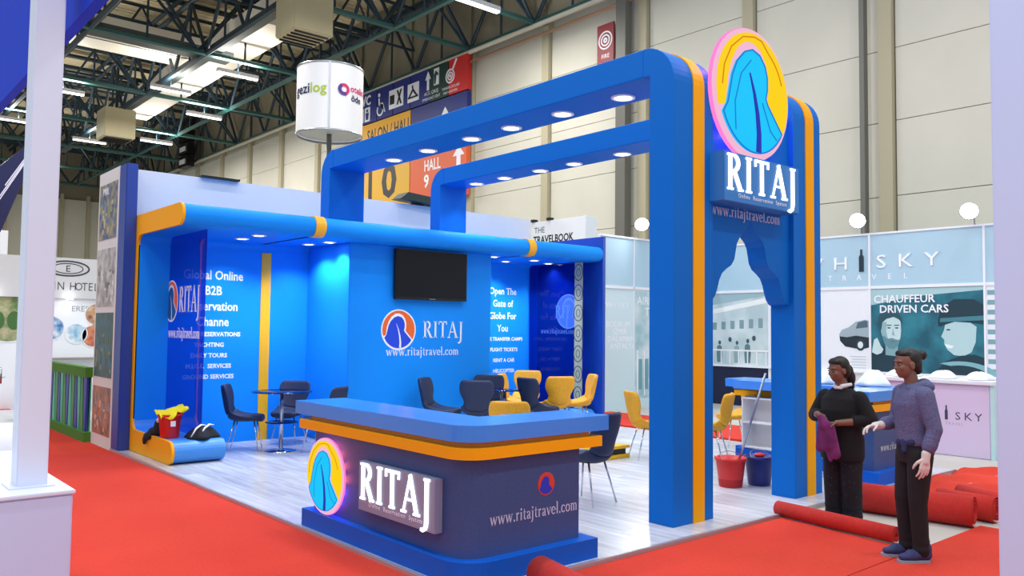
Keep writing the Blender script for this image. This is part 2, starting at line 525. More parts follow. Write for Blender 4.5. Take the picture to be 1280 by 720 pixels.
# ---- hall wall on the right (X = 20): columns and cladding panels
wall = thing('wall_right', None, None, (20, 40, GZ)); prop(wall, kind='structure')
XH = 20.0
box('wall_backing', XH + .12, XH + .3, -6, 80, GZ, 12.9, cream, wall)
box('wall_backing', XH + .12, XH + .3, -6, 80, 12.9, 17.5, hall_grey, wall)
ycols = [-0.5, 4.3, 9.1, 12.95, 16.8, 21.3, 25.7, 30.0, 34.3, 38.6, 42.9, 47.2, 51.5, 55.8, 60.1, 64.4, 68.7, 73]
zrows = [0.0, 1.7, 3.4, 5.1, 6.95, 8.75, 10.75, 12.55]
for i in range(len(ycols) - 1):
    ya, yb = ycols[i], ycols[i + 1]
    box('column', XH - .16, XH + .16, ya - .17, ya + .17, GZ, 12.9, cream_dk, wall)
    nz_ = zrows
    for j in range(2, len(nz_) - 1):
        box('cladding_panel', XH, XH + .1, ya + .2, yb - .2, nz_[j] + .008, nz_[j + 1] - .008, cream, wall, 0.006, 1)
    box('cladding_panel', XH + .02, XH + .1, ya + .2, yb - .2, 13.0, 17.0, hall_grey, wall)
tube('pipe', [(XH - .35, -2, 12.72), (XH - .35, 75, 12.72)], 0.09, M('pale_pipe', '#C9C4B4', 0.4), wall, 8)
tube('pipe', [(XH - .3, 4, 12.35), (XH - .3, 25.5, 12.35)], 0.06, M('copper_pipe', '#B08A70', 0.4), wall, 8)
box('downpipe', XH - .5, XH - .2, 17.2, 17.6, GZ, 15, M('dark_grey_profile', '#6C6C66', .5), wall)
box('downpipe', XH - .4, XH - .2, 9.5, 9.62, GZ, 15, M('dark_grey_profile', '#6C6C66', .5), wall)

# far end wall of the hall
fw = thing('wall_back', None, None, (6, 76, GZ)); prop(fw, kind='structure')
box('wall_backing', -14, 20, 76.2, 76.4, GZ, 17.5, hall_grey, fw)
for i in range(16):
    x = -12 + i * 2
    box('cladding_panel', x + .1, x + 1.9, 76, 76.15, 0.5, 12.2, cream, fw)
    box('column', x - .12, x + .12, 75.7, 76.1, 0, 12.6, cream_dk, fw)

# ---- roof: sheet, trusses both ways, ducts, catwalks
roof = bpy.data.materials.new('corrugated_roof_sheet'); roof.use_nodes = True
nt = roof.node_tree; b = nt.nodes['Principled BSDF']; b.inputs['Base Color'].default_value = lin('#DCCDA8'); b.inputs['Roughness'].default_value = .8
tc = nt.nodes.new('ShaderNodeTexCoord'); wv = nt.nodes.new('ShaderNodeTexWave'); wv.inputs['Scale'].default_value = 0.9; wv.bands_direction = 'Y'
bp = nt.nodes.new('ShaderNodeBump'); bp.inputs['Strength'].default_value = 1; bp.inputs['Distance'].default_value = .15
nt.links.new(tc.outputs['Object'], wv.inputs['Vector']); nt.links.new(wv.outputs['Fac'], bp.inputs['Height']); nt.links.new(bp.outputs['Normal'], b.inputs['Normal'])
ceil = box('ceiling', -14, 20.3, 19, 78, 16.6, 16.8, roof); prop(ceil, kind='structure')
bm = bmesh.new(); b_tube(bm, [(0, 0, 0), (0, 0, 1)], 1.0, 6)
me_bar = bpy.data.meshes.new('brace'); bm.to_mesh(me_bar); bm.free(); me_bar.materials.append(truss_m)
me_bar_g = me_bar.copy(); me_bar_g.materials.clear(); me_bar_g.materials.append(truss_g)
def bar(a, b, r, parent, name='brace', me=me_bar):
    a = Vector(a); b = Vector(b); d = b - a
    o = bpy.data.objects.new(name, me)
    q = d.to_track_quat('Z', 'Y')
    o.matrix_basis = Matrix.Translation(a) @ q.to_matrix().to_4x4() @ Matrix.Diagonal((r, r, d.length, 1))
    return link(o, parent)
ZB, ZT = 12.88, 15.6
def truss_y(x, y0, y1, step=3.85, r=0.085, g=False):
    t = bpy.data.objects.new('truss', None); t.location = (x, y0, ZB); link(t, ceil, True)
    me = me_bar_g if g else me_bar
    bar((x, y0, ZB), (x, y1, ZB), r * 1.25, t, 'bottom_chord', me)
    bar((x, y0, ZT), (x, y1, ZT), r * 1.4, t, 'top_chord')
    y = y0
    while y + step <= y1 + .01:
        bar((x, y, ZB), (x, y + step / 2, ZT), r * .85, t); bar((x, y + step / 2, ZT), (x, y + step, ZB), r * .85, t)
        bar((x, y + step / 2, ZB), (x, y + step / 2, ZT), r * .55, t, 'post')
        y += step
def truss_x(y, x0, x1, step=3.95, r=0.09):
    t = bpy.data.objects.new('truss', None); t.location = (x0, y, ZB); link(t, ceil, True)
    bar((x0, y, ZB), (x1, y, ZB), r * 1.25, t, 'bottom_chord', me_bar_g)
    bar((x0, y, ZT), (x1, y, ZT), r * 1.4, t, 'top_chord')
    bar((x0, y + .9, ZT), (x1, y + .9, ZT), r, t, 'top_chord')
    x = x1
    while x - step >= x0 - .01:
        bar((x, y, ZB), (x - step / 2, y, ZT), r * .85, t); bar((x - step / 2, y, ZT), (x - step, y, ZB), r * .85, t)
        bar((x, y, ZB), (x - step / 2, y + .9, ZT), r * .7, t); bar((x - step, y, ZB), (x - step / 2, y + .9, ZT), r * .7, t)
        bar((x - step / 2, y, ZB), (x - step / 2, y, ZT), r * .5, t, 'post')
        x -= step
for x in (19.75, 16.2, 12.1, 7.75, 3.6, -0.5):
    y0 = 17.9 if x > 15 else 21.75 if x > 7 else 33.3
    truss_y(x, y0, y0 + 3.85 * (14 if x > 7 else 9), g=x > 15)
for y in (21.75, 25.6, 33.3, 41, 48.7, 56.4, 64.1, 71.8):
    truss_x(y, -0.05 if y > 40 else 3.9, 19.65)
for y in (29.45, 37.15, 44.85, 52.55, 60.25):
    t = bpy.data.objects.new('truss', None); t.location = (3.9, y, ZB); link(t, ceil, True)
    bar((3.9, y, ZB + .9), (19.65, y, ZB + .9), .06, t, 'bottom_chord', me_bar); bar((3.9, y, ZT), (19.65, y, ZT), .08, t, 'top_chord')
    x = 19.65
    while x > 4.5:
        bar((x, y, ZB + .9), (x - 1, y, ZT), .05, t); bar((x - 1, y, ZT), (x - 2, y, ZB + .9), .05, t); x -= 2
# purlins under the sheet
for i in range(13):
    y = 22 + i * 3.85
    bar((-6, y, 16.3), (20, y, 16.3), .12, ceil, 'purlin')
for i in range(7):
    bar((-4 + i * 4, 20, 16.0), (-4 + i * 4, 76, 16.0), .1, ceil, 'purlin')
# ducts and catwalks
box('catwalk', 6.2, 13.4, 33.7, 34.6, 13.0, 13.3, duct_dk, ceil)
box('catwalk', 12.3, 12.75, 22, 60, 13.05, 13.3, duct_dk, ceil)
box('air_duct', 5.2, 13.39, 37.0, 38.6, 13.75, 14.75, duct_m, ceil)
box('air_duct', 13.4, 14.8, 30.5, 50, 13.7, 14.8, duct_m, ceil)
box('air_duct', 8.6, 9.8, 23, 30, 14.3, 15.2, duct_m, ceil)

def heater(loc, s, label):
    t = thing('air_unit', label, 'air unit', loc)
    x, y, z = loc
    box('housing', x - s, x + s, y - s, y + s, z, z + 2 * s, M('air_unit_cream', '#B8AE8E', .6), t, .04)
    for k in range(5):
        box('grille_slat', x - s * .85, x + s * .85, y - s * .8 + k * s * .4, y - s * .8 + k * s * .4 + .05, z - .06, z - .005, black_plastic, t)
    box('hanger', x - .06, x + .06, y - .06, y + .06, z + 2 * s, 15.6, truss_m, t)
    return t
heater((11.9, 45.2, 11.3), .75, 'cream square air unit hanging low from the far roof trusses')
heater((12.6, 25.6, 11.6), .72, 'larger grey-cream air unit under the roof beside the white hanging drum')

# hall strip lamps
def strip_lamp(name_label, loc, along='X', L=1.75):
    t = thing('strip_lamp', name_label, 'lamp', loc, 'hall strip lamps')
    x, y, z = loc
    dx, dy = (L / 2, .10) if along == 'X' else (.16, L / 2)
    box('housing', x - dx, x + dx, y - dy, y + dy, z + .05, z + .2, offwhite, t)
    box('tube', x - dx * .97, x + dx * .97, y - dy * .8, y + dy * .8, z, z + .05, M('strip_lamp_lit', '#F6F8FF', .4, emit=7), t)
    bar((x, y, z + .2), (x, y, 12.785), .02, t, 'stem')
    l = bpy.data.lights.new('strip_light', 'AREA'); l.shape = 'RECTANGLE'; l.size = 2 * dx; l.size_y = 2 * dy
    l.energy = 480; l.color = (1, .96, .90)
    lo = bpy.data.objects.new('strip_light', l); lo.location = (x, y, z - .01); link(lo, t)
    u = l.copy(); u.energy = 150          # added fill light aimed upwards, put in to brighten the roof
    uo = bpy.data.objects.new('roof_fill', u); uo.location = (x, y, z + .22); uo.rotation_euler = (PI, 0, 0); link(uo, t)
lamp_spots = [((13.44, 33.3), 'strip lamp near the cream wall, left of the white drum, closest one'),
              ((14.88, 41.0), 'strip lamp in front of the cream wall, second from the white drum'),
              ((15.0, 48.7), 'dimmer strip lamp low over the white back wall, third from the white drum'),
              ((12.1, 51.2), 'long strip lamp right of the white pillar, under the air unit'),
              ((12.1, 63.9), 'small far strip lamp right of the white pillar, lowest of all'),
              ((8.11, 48.7), 'strip lamp left of the white pillar beside the blue fascia'),
              ((8.52, 41.0), 'strip lamp touching the right edge of the white pillar, under the ducts'),
              ((12.1, 37.5), 'strip lamp between the air ducts under the catwalk'),
              ((16.2, 20.6), 'strip lamp at the top edge above the orientation sign'),
              ((7.75, 22.6), 'strip lamp at the top edge over the catwalk')]
for (x, y), lb in lamp_spots:
    strip_lamp(lb, (x, y, 12.2))
# ================================================================== THE BLUE BOOTH
def spot(parent, loc, energy=40, size=120, color=(.86, .93, 1), blend=.6, target=(0, 0, -1)):
    l = bpy.data.lights.new('downlight_beam', 'SPOT'); l.energy = energy; l.spot_size = math.radians(size); l.spot_blend = blend
    l.color = color; l.shadow_soft_size = .06
    o = bpy.data.objects.new('downlight_beam', l); o.location = loc
    o.rotation_euler = Vector(target).to_track_quat('-Z', 'Y').to_euler()
    return link(o, parent)

def downlight(x, y, z, parent, energy=40, r=.085, size=120):
    d = lathe('downlight', [(r * .72, -.004), (r * .74, -.016), (r, -.012), (r * 1.02, 0), (r * .7, .0)], (x, y, z), trim_white, parent, 20)
    lathe('lens', [(0, -.012), (r * .5, -.011), (r * .73, -.006), (r * .73, -.002), (0, -.002)], (x, y, z), lamp_on, d, 20)
    spot(d, (x, y, z - .03), energy, size)

def halo(parent, face, u, v, r, plane, energy):
    """coloured LEDs behind a halo-lit emblem: warm on the upper right, blue on the lower left"""
    sg = 1 if face == 'Y' else -1
    warm, cool, pink = (1, .16, .08), (.16, .10, 1), (1, .25, .8)
    for k in range(14):
        ang = k * 360 / 14
        col = warm if ang < 95 or ang > 340 else pink if ang < 165 else cool
        l = bpy.data.lights.new('halo_led', 'POINT'); l.energy = energy; l.color = col; l.shadow_soft_size = .05
        a = math.radians(ang); uu, vv = u + sg * r * math.cos(a), v + r * math.sin(a)
        o = bpy.data.objects.new('halo_led', l); o.location = (uu, plane, vv) if face == 'Y' else (plane, uu, vv); link(o, parent)

# ---- portal: two U-shaped frames, arch panel, illuminated signs
portal = thing('entrance_portal', 'tall blue entrance portal with twin overhead beams, pointed arch and glowing round emblem', 'portal', (7.27, 4.8, 0))
YF, YI, YR0, YR1, ZTp, ZBt, RR = 4.66, 4.94, 11.13, 11.40, 4.42, 4.15, .36
ZC = 3.305
for x0, x1, s0, s1 in ((5.95, 6.55, 6.235, 6.40), (7.995, 8.555, 8.235, 8.40)):
    front = [(YF, 0)] + arc(YF + RR, ZTp - RR, RR, 180, 90, 10) + [(YF + RR, ZBt), (YI, ZBt), (YI, 0)]
    prism('pilaster', front, AX_X, x0, x1, blue, portal)
    bmod = None
    box('beam', x0, x1, YF + RR, YR1 - RR, ZBt, ZTp, blue, portal)
    rear = [(YR1 - RR, ZTp)] + arc(YR1 - RR, ZTp - RR, RR, 90, 0, 10) + [(YR1, ZC), (YR0, ZC), (YR0, ZBt), (YR1 - RR, ZBt)]
    prism('rear_post', rear, AX_X, x0, x1, blue, portal)
    e = .012
    outp = [(YF - e, 0)] + arc(YF + RR, ZTp - RR, RR + e, 180, 90, 10) + [(5.6, ZTp + e)]
    inp = [(5.6, ZTp)] + arc(YF + RR, ZTp - RR, RR, 90, 180, 10) + [(YF, 0)]
    prism('orange_stripe', outp + inp, AX_X, s0, s1, orange, portal)
# bevel-like soft edges on the pilasters
for o in portal.children:
    if o.name.startswith(('pilaster', 'beam', 'rear_post')):
        md = o.modifiers.new('soft', 'BEVEL'); md.width = .03 if o.name.startswith('pilaster') else .012; md.segments = 3; md.limit_method = 'ANGLE'; md.angle_limit = math.radians(50)
half_arch = [(0, 2.87), (.05, 2.81), (.14, 2.73), (.2, 2.69), (.245, 2.63), (.265, 2.56), (.29, 2.47), (.34, 2.41), (.43, 2.365), (.5, 2.32), (.545, 2.25), (.575, 2.17), (.61, 2.10), (.66, 2.05), (.722, 2.03)]
XC = 7.2725
archpts = [(6.55, 4.05), (6.55, 2.03)] + [(XC - a, z) for a, z in half_arch[::-1][1:]] + [(XC + a, z) for a, z in half_arch[1:-1]] + [(7.995, 2.03), (7.995, 4.05)]
prism('arch_panel', archpts, AX_Y, 4.715, 4.93, blue, portal)
for y in (9.92, 9.07, 8.12, 7.35, 6.48, 5.59):
    downlight(6.31, y, ZBt, portal, 34, .125)
for y in (10.6, 9.88, 9.05, 8.33, 7.41, 6.4, 5.5):
    downlight(8.35, y, ZBt, portal, 34, .125)
# signage on the portal
neon_rim = M('sign_rim_pink', '#FFC3E0', .4, emit=1.0)
neon_yel = M('sign_face_yellow', '#FFD400', .4, emit=1.1)
neon_cy = M('sign_face_cyan', '#04C8FF', .4, emit=1.1)
neon_ln = M('sign_line_blue', '#2B3FD8', .4, emit=.7)
neon_mag = M('sign_edge_magenta', '#FF7CCB', .4, emit=1.3)
letter_on = M('sign_letter_white_lit', '#FFFFFF', .4, emit=2.6)
e1 = emblem('Y', 7.135, 4.13, .66, 4.62, portal, (neon_rim, neon_yel, neon_cy, neon_ln), depth=.02, d0=0, outline=M('sign_line_cyan', '#0E86E8', .4, emit=.9))
flat('edge', ell(7.135, 4.13, .668, n=48), 'Y', 4.62, neon_mag, e1, -.04, -.001)
halo(e1, 'Y', 7.135, 4.13, .58, 4.665, 3.5)
box('sign_bracket', 7.0, 7.27, 4.6, 4.75, 3.6, 4.0, blue, portal)
sb = box('sign_box', 6.50, 7.83, 4.50, 4.72, 2.985, 3.46, M('sign_box_blue', '#2A7CCB', .4), portal, .006)
serif('RITAJ', 1.22, .345, 'Y', 6.535, 3.095, 4.50, letter_on, sb, 0, .014, .09, each=True)
text('Online  Reservation  System', .058, 'Y', 7.16, 3.035, 4.499, white_print, sb, spacing=1.25)
serif('www.ritajtravel.com', 1.22, .115, 'Y', 6.59, 2.885, 4.714, M('url_print_pale', '#C9D3F2', .5), portal)

# ---- back wall: C-shaped canopy shell with bench ends, recess panels, centre box
cano = thing('canopy_wall', 'long blue rounded canopy and back wall with two yellow bands and orange end', 'wall unit', (7.4, 11.5, 0))
CX0, CX1 = 3.56, 11.26
YB0, YB1 = 12.24, 12.46
rt = .137
prof_top = [(YB1, 3.305), (10.45 + rt, 3.305)] + arc(10.45 + rt, 3.305 - rt, rt, 90, 270, 14)[1:] + [(YB0 - .12, 3.031)] + arc(YB0 - .12, 2.911, .12, 90, 0, 6)[1:] + [(YB0, .0), (YB1, .0)]
prism('shell', prof_top, AX_X, CX0 + .02, CX1, blue_wall, cano)
# orange end cap with the whole C outline incl. the bench
RB = .145
capC = [(YB1 - .05, 3.31), (10.44 + rt, 3.31)] + arc(10.44 + rt, 3.31 - rt - .005, rt + .005, 90, 270, 14)[1:] + [(YB0 - .14, 3.026)] + arc(YB0 - .14, 2.886, .14, 90, 0, 6)[1:] + \
       [(YB0, .44)] + arc(YB0 - .14, .44, .14, 0, -90, 6)[1:] + [(10.56 + RB, .295)] + arc(10.56 + RB, .15, RB, 90, 270, 12)[1:] + [(YB1 + .01, .005), (YB1 + .01, 3.26)]
prism('end_cap', capC, AX_X, CX0, CX0 + .035, orange, cano)
benchp = [(YB0 + .01, 0), (YB0 + .01, .44)] + arc(YB0 - .14, .44, .14, 0, -90, 6)[1:] + [(10.57 + RB, .29)] + arc(10.57 + RB, .15, RB - .005, 90, 270, 12)[1:]
prism('bench', benchp, AX_X, CX0 + .035, 4.25, M('bench_blue', '#3C8CE0', .4), cano)
prism('bench', benchp, AX_X, 10.55, 11.2, M('bench_blue', '#3C8CE0', .4), cano)
# yellow bands: around the canopy nose, under it and down the wall
for xb in (5.40, 9.42):
    e = .014
    po = [(11.2, 3.305 + e), (10.45 + rt, 3.305 + e)] + arc(10.45 + rt, 3.305 - rt, rt + e, 90, 270, 14)[1:] + [(10.45 + rt + .05, 3.031 - e)]
    pi = [(10.45 + rt + .05, 3.031)] + arc(10.45 + rt, 3.305 - rt, rt, 270, 90, 14)[1:] + [(11.2, 3.305)]
    prism('band', po + pi, AX_X, xb, xb + .155, yellow_band, cano)
    box('band', xb, xb + .155, YB0 - .012, YB0, 0, 2.9, yellow_band, cano)
    box('dark_line', xb - .02, xb, 10.7, YB0, 3.02, 3.032, M('navy_line', '#12206A', .5), cano)  # thin dark navy line under the canopy beside each band
# centre box that carries the television
cb = box('centre_box', 6.19, 8.94, 10.90, YB0, 0, 3.031, blue_wall, cano, .01)
for x, y in ((4.81, 11.59), (4.81, 11.01), (5.88, 11.62), (5.95, 11.1), (9.2, 11.15), (9.98, 11.75), (10.2, 11.2), (10.85, 11.5)):
    downlight(x, y, 3.031, cano, 85, .105, 130)
# downlights that graze the box side and the centre panel
# printed texts
serif_w = white_print
for i, s in enumerate(('Global Online', 'B2B', 'Reservation', 'Channe')):
    text(s, .19, 'Y', 4.66, 2.45 - i * .232, YB0, white_print, cano, bold=.004, sx=.84)
for i, s in enumerate(('HOTELS RESERVATIONS', 'YACHTING', 'DAILY TOURS', 'M.I.C.E.  SERVICES', 'GROUND SERVICES')):
    text(s, .088, 'Y', 4.62, 1.60 - i * .158, YB0, white_print, cano, bold=.003)
for i, s in enumerate(('Open The', 'Gate of', 'Globe For', 'You')):
    text(s, .185, 'Y', 10.34, 2.43 - i * .24, YB0, white_print, cano, bold=.003, sx=.9)
for i, s in enumerate(('BUS TRANSFER CAMPS', 'FLIGHT TICKETS', 'RENT A CAR', 'HELICOPTER')):
    text(s, .095, 'Y', 10.38, 1.53 - i * .205, YB0, white_print, cano, bold=.003)
orange_p = M('logo_print_orange', '#F0671E', .5); blue_p = M('logo_print_blue', '#1246D8', .5)
emblem('Y', 7.08, 1.725, .32, 10.90, cano, (white_print, orange_p, blue_p, white_print), depth=.0015)
serif('RITAJ', .80, .27, 'Y', 7.54, 1.60, 10.90, white_print, cano)
serif('www.ritajtravel.com', 1.40, .135, 'Y', 6.86, 1.32, 10.90, white_print, cano)

# ---- television
tv = thing('television', 'large black flat television on the blue centre wall above the emblem', 'television', (7.63, 10.88, 2.2))
box('cabinet', 6.94, 8.34, 10.80, 10.86, 2.20, 2.99, black_plastic, tv, .008)
box('screen', 6.965, 8.315, 10.795, 10.80, 2.235, 2.97, screen, tv)
box('wall_mount', 7.4, 7.9, 10.86, 10.90, 2.4, 2.8, steel, tv)
box('brand_plate', 7.58, 7.70, 10.793, 10.796, 2.212, 2.222, steel, tv)

# ---- glass partitions at both ends
def tinted_glass(name, hexc, mixf):
    m = bpy.data.materials.new(name); m.use_nodes = True
    nt = m.node_tree; nt.nodes.remove(nt.nodes['Principled BSDF'])
    out = nt.nodes['Material Output']
    tr = nt.nodes.new('ShaderNodeBsdfTransparent'); tr.inputs[0].default_value = lin(hexc)
    gl = nt.nodes.new('ShaderNodeBsdfGlossy'); gl.inputs['Roughness'].default_value = .03
    df = nt.nodes.new('ShaderNodeBsdfDiffuse'); df.inputs[0].default_value = lin('#0E2A9A')
    m1 = nt.nodes.new('ShaderNodeMixShader'); m1.inputs[0].default_value = mixf
    m2 = nt.nodes.new('ShaderNodeMixShader'); lw = nt.nodes.new('ShaderNodeLayerWeight'); lw.inputs['Blend'].default_value = .5
    pw = nt.nodes.new('ShaderNodeMath'); pw.operation = 'POWER'; pw.inputs[1].default_value = 4.0
    fr = nt.nodes.new('ShaderNodeMath'); fr.operation = 'MULTIPLY_ADD'; fr.inputs[1].default_value = .85; fr.inputs[2].default_value = .03
    nt.links.new(lw.outputs['Facing'], pw.inputs[0]); nt.links.new(pw.outputs[0], fr.inputs[0])
    nt.links.new(tr.outputs[0], m1.inputs[1]); nt.links.new(df.outputs[0], m1.inputs[2])
    nt.links.new(fr.outputs[0], m2.inputs[0]); nt.links.new(m1.outputs[0], m2.inputs[1]); nt.links.new(gl.outputs[0], m2.inputs[2])
    nt.links.new(m2.outputs[0], out.inputs[0])
    return m
glass_dk = tinted_glass('tinted_blue_glass', '#9FB0EA', .10)
glass_clear = tinted_glass('clear_glass', '#E2F0F0', .02)
gp = thing('glass_partition', 'dark blue tinted glass partition with white emblem standing at the bench', 'glass panel', (4.02, 11.6, .29))
box('pane', 4.015, 4.027, 10.85, 12.235, .292, 3.028, glass_dk, gp)
emblem('X', 12.28 - .16, 2.10, .30, 4.013, gp, (white_print, orange_p, M('logo_print_teal', '#1D5E9E', .5), white_print), depth=.0012, ru=.27)
serif('RITAJ', .78, .36, 'X', 11.80, 1.94, 4.012, white_print, gp)
serif('www.ritajtravel.com', 1.22, .15, 'X', 12.2, 1.58, 4.012, white_print, gp)
bluedeep = M('end_wall_blue', '#1346B0', .4)
ew = thing('end_wall', 'blue side wall closing the right end of the canopy', 'wall panel', (11.3, 11.5, 0))
box('panel', 11.26, 11.34, 10.46, 12.6, 0, 3.50, bluedeep, ew, .005)
gp2 = thing('glass_partition', 'dark glossy glass partition with pale mirrored emblem at the right end behind the yellow chairs', 'glass panel', (11.0, 11.5, .29))
box('pane', 11.0, 11.012, 10.74, 12.2, .292, 3.028, glass_dk, gp2)
pale_p = M('pale_blue_print', '#4C74C8', .5)
emblem('X', 11.10, 2.10, .33, 10.998, gp2, (pale_p, M('mid_blue_print', '#274FB4', .5), M('mid_blue_print2', '#2F5BC0', .5), pale_p), depth=.0012, mirror=True)
serif('RITAJ', .7, .24, 'X', 11.45, 1.98, 10.997, pale_p, gp2, mirror=False)
serif('www.ritajtravel.com', .95, .1, 'X', 11.85, 1.68, 10.997, pale_p, gp2)
strip = box('pattern_strip', 10.985, 10.999, 10.72, 10.92, .3, 3.02, M('pale_olive_print', '#A8AE92', .5), gp2)
for k in range(7):
    r0 = []
    bm = bmesh.new()
    f3 = plane3('X', 10.985)
    _st(bm, arc(10.82, .55 + k * .38, .11, 0, 360, 20, .15), .016, 0, .003, f3)
    _st(bm, arc(10.82, .55 + k * .38, .05, 0, 360, 12, .07), .012, 0, .003, f3)
    obj('ornament', bm, M('ornament_dark', '#2A3648', .5), strip)
# tall blue end post and pale back wall of the neighbour behind the canopy
bp_ = box('booth_end_post', 3.40, 3.558, 12.30, 12.62, 0, 4.05, M('deep_blue_post', '#1D3F96', .45), None, .01)
prop(bp_, 'tall narrow deep blue post at the left end of the canopy', 'post')
bw = box('neighbour_back_wall', 3.56, 11.4, 12.63, 12.72, 0, 4.03, greywhite)
prop(bw, 'plain pale grey wall rising behind the blue canopy', 'wall panel')

# ---- reception counters (L-shaped)
def lshape(x0, y0, x1, y1, w, r, inner=True):
    """L outline: leg along Y at x0..x0+w, leg along X at y0..y0+w, rounded outer corner at (x0, y0)"""
    return arc(x0 + r, y0 + r, r, 180, 270, 8) + [(x1, y0), (x1, y0 + w), (x0 + w, y0 + w), (x0 + w, y1), (x0, y1)]
def counter(label, mir=None, signs=True):
    t = thing('reception_counter', label, 'counter', (4.1, 5.5, 0) if mir is None else (mir - 4.1, 5.5, 0))
    def L(name, x0, y0, x1, y1, w, r, z0, z1, mat, bev=0):
        pts = lshape(x0, y0, x1, y1, w, r)
        if mir is not None: pts = [(mir - x, y) for x, y in pts][::-1]
        return prism(name, pts, AX_Z, z0, z1, mat, t)
    L('base', 3.43, 4.43, 4.73, 6.79, .62, .26, 0, .15, blue_base)
    L('body', 3.51, 4.53, 4.62, 6.71, .42, .20, .15, .845, laminate)
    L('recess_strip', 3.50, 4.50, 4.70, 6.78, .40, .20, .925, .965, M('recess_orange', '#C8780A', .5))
    L('orange_band', 3.445, 4.455, 4.80, 6.90, .47, .22, .845, .925, orange)
    L('top', 3.46, 4.46, 4.88, 7.02, .50, .22, .965, 1.08, blue_top)
    return t
counter_a = counter('large grey reception counter with blue top, orange band and glowing signs at the front corner')
e2 = emblem('X', 6.43, .475, .32, 3.51, counter_a, (neon_rim, neon_yel, neon_cy, neon_ln), depth=.008, d0=.05, outline=M('sign_line_cyan', '#0E86E8', .4, emit=.9))
flat('edge', ell(6.43, .475, .325, n=48), 'X', 3.51, neon_mag, e2, .035, .05)
halo(e2, 'X', 6.43, .475, .25, 3.482, 1.6)
s2 = box('sign_box', 3.44, 3.509, 4.79, 5.84, .30, .685, M('sign_box_grey', '#8A93B2', .45), counter_a, .004)
serif('RITAJ', .97, .285, 'X', 5.81, .39, 3.44, letter_on, s2, 0, .012, .09, each=True)
text('Online  Reservation  System', .05, 'X', 5.31, .345, 3.439, white_print, s2, spacing=1.25)
serif('www.ritajtravel.com', .87, .088, 'Y', 3.73, .365, 4.529, M('url_print_lilac', '#CED6F4', .5), counter_a)
emblem('Y', 4.27, .60, .085, 4.529, counter_a, (M('laminate_logo_red', '#D8432E', .5), M('laminate_logo_red', '#D8432E', .5), M('laminate_logo_blue', '#1638C8', .5), M('laminate_logo_blue', '#1638C8', .5)), depth=.0015, vein=False)
counter_b = counter('second reception counter with shelves behind, right of the portal behind the cleaners', mir=14.12, signs=False)
serif('www.ritajtravel.com', .90, .088, 'Y', 9.66, .365, 4.529, M('url_print_pale2', '#C7D0DA', .5), counter_b)
for z in (.16, .5, .83):
    box('shelf', 9.92, 10.19, 5.0, 6.58, z, z + .02, offwhite, counter_b)
for y in (5.0, 5.85, 6.57):
    box('shelf_side', 9.92, 10.19, y, y + .018, .15, .845, offwhite, counter_b)
box('shelf_back', 10.17, 10.188, 5.0, 6.58, .15, .845, offwhite, counter_b)
box('shelf_top', 9.88, 10.2, 4.9, 6.70, .965, 1.08, blue_top, counter_b)
box('shelf_plinth', 9.88, 10.2, 5.0, 6.66, 0, .15, blue_base, counter_b)
# ================================================================== FURNITURE
def shell_grid(rows, n=9, thick=.035):
    """rows: (y, z, halfwidth, curl_dir(y,z), curl) -> closed cushion-like shell"""
    bm = bmesh.new()
    top, bot = [], []
    for (y, z, hw, cy, cz, curl, ny, nz_) in rows:
        a, b = [], []
        for k in range(n):
            s = -1 + 2 * k / (n - 1)
            c = curl * abs(s) ** 2.4
            th = thick * (1 - .55 * abs(s) ** 4)
            a.append(bm.verts.new((s * hw, y + cy * c + ny * th / 2, z + cz * c + nz_ * th / 2)))
            b.append(bm.verts.new((s * hw, y + cy * c - ny * th / 2, z + cz * c - nz_ * th / 2)))
        top.append(a); bot.append(b)
    m = len(rows)
    for i in range(m - 1):
        for k in range(n - 1):
            bm.faces.new((top[i][k], top[i][k + 1], top[i + 1][k + 1], top[i + 1][k]))
            bm.faces.new((bot[i][k + 1], bot[i][k], bot[i + 1][k], bot[i + 1][k + 1]))
        bm.faces.new((top[i][0], top[i + 1][0], bot[i + 1][0], bot[i][0]))
        bm.faces.new((top[i + 1][-1], top[i][-1], bot[i][-1], bot[i + 1][-1]))
    for k in range(n - 1):
        bm.faces.new((top[0][k + 1], top[0][k], bot[0][k], bot[0][k + 1]))
        bm.faces.new((top[-1][k], top[-1][k + 1], bot[-1][k + 1], bot[-1][k]))
    return bm

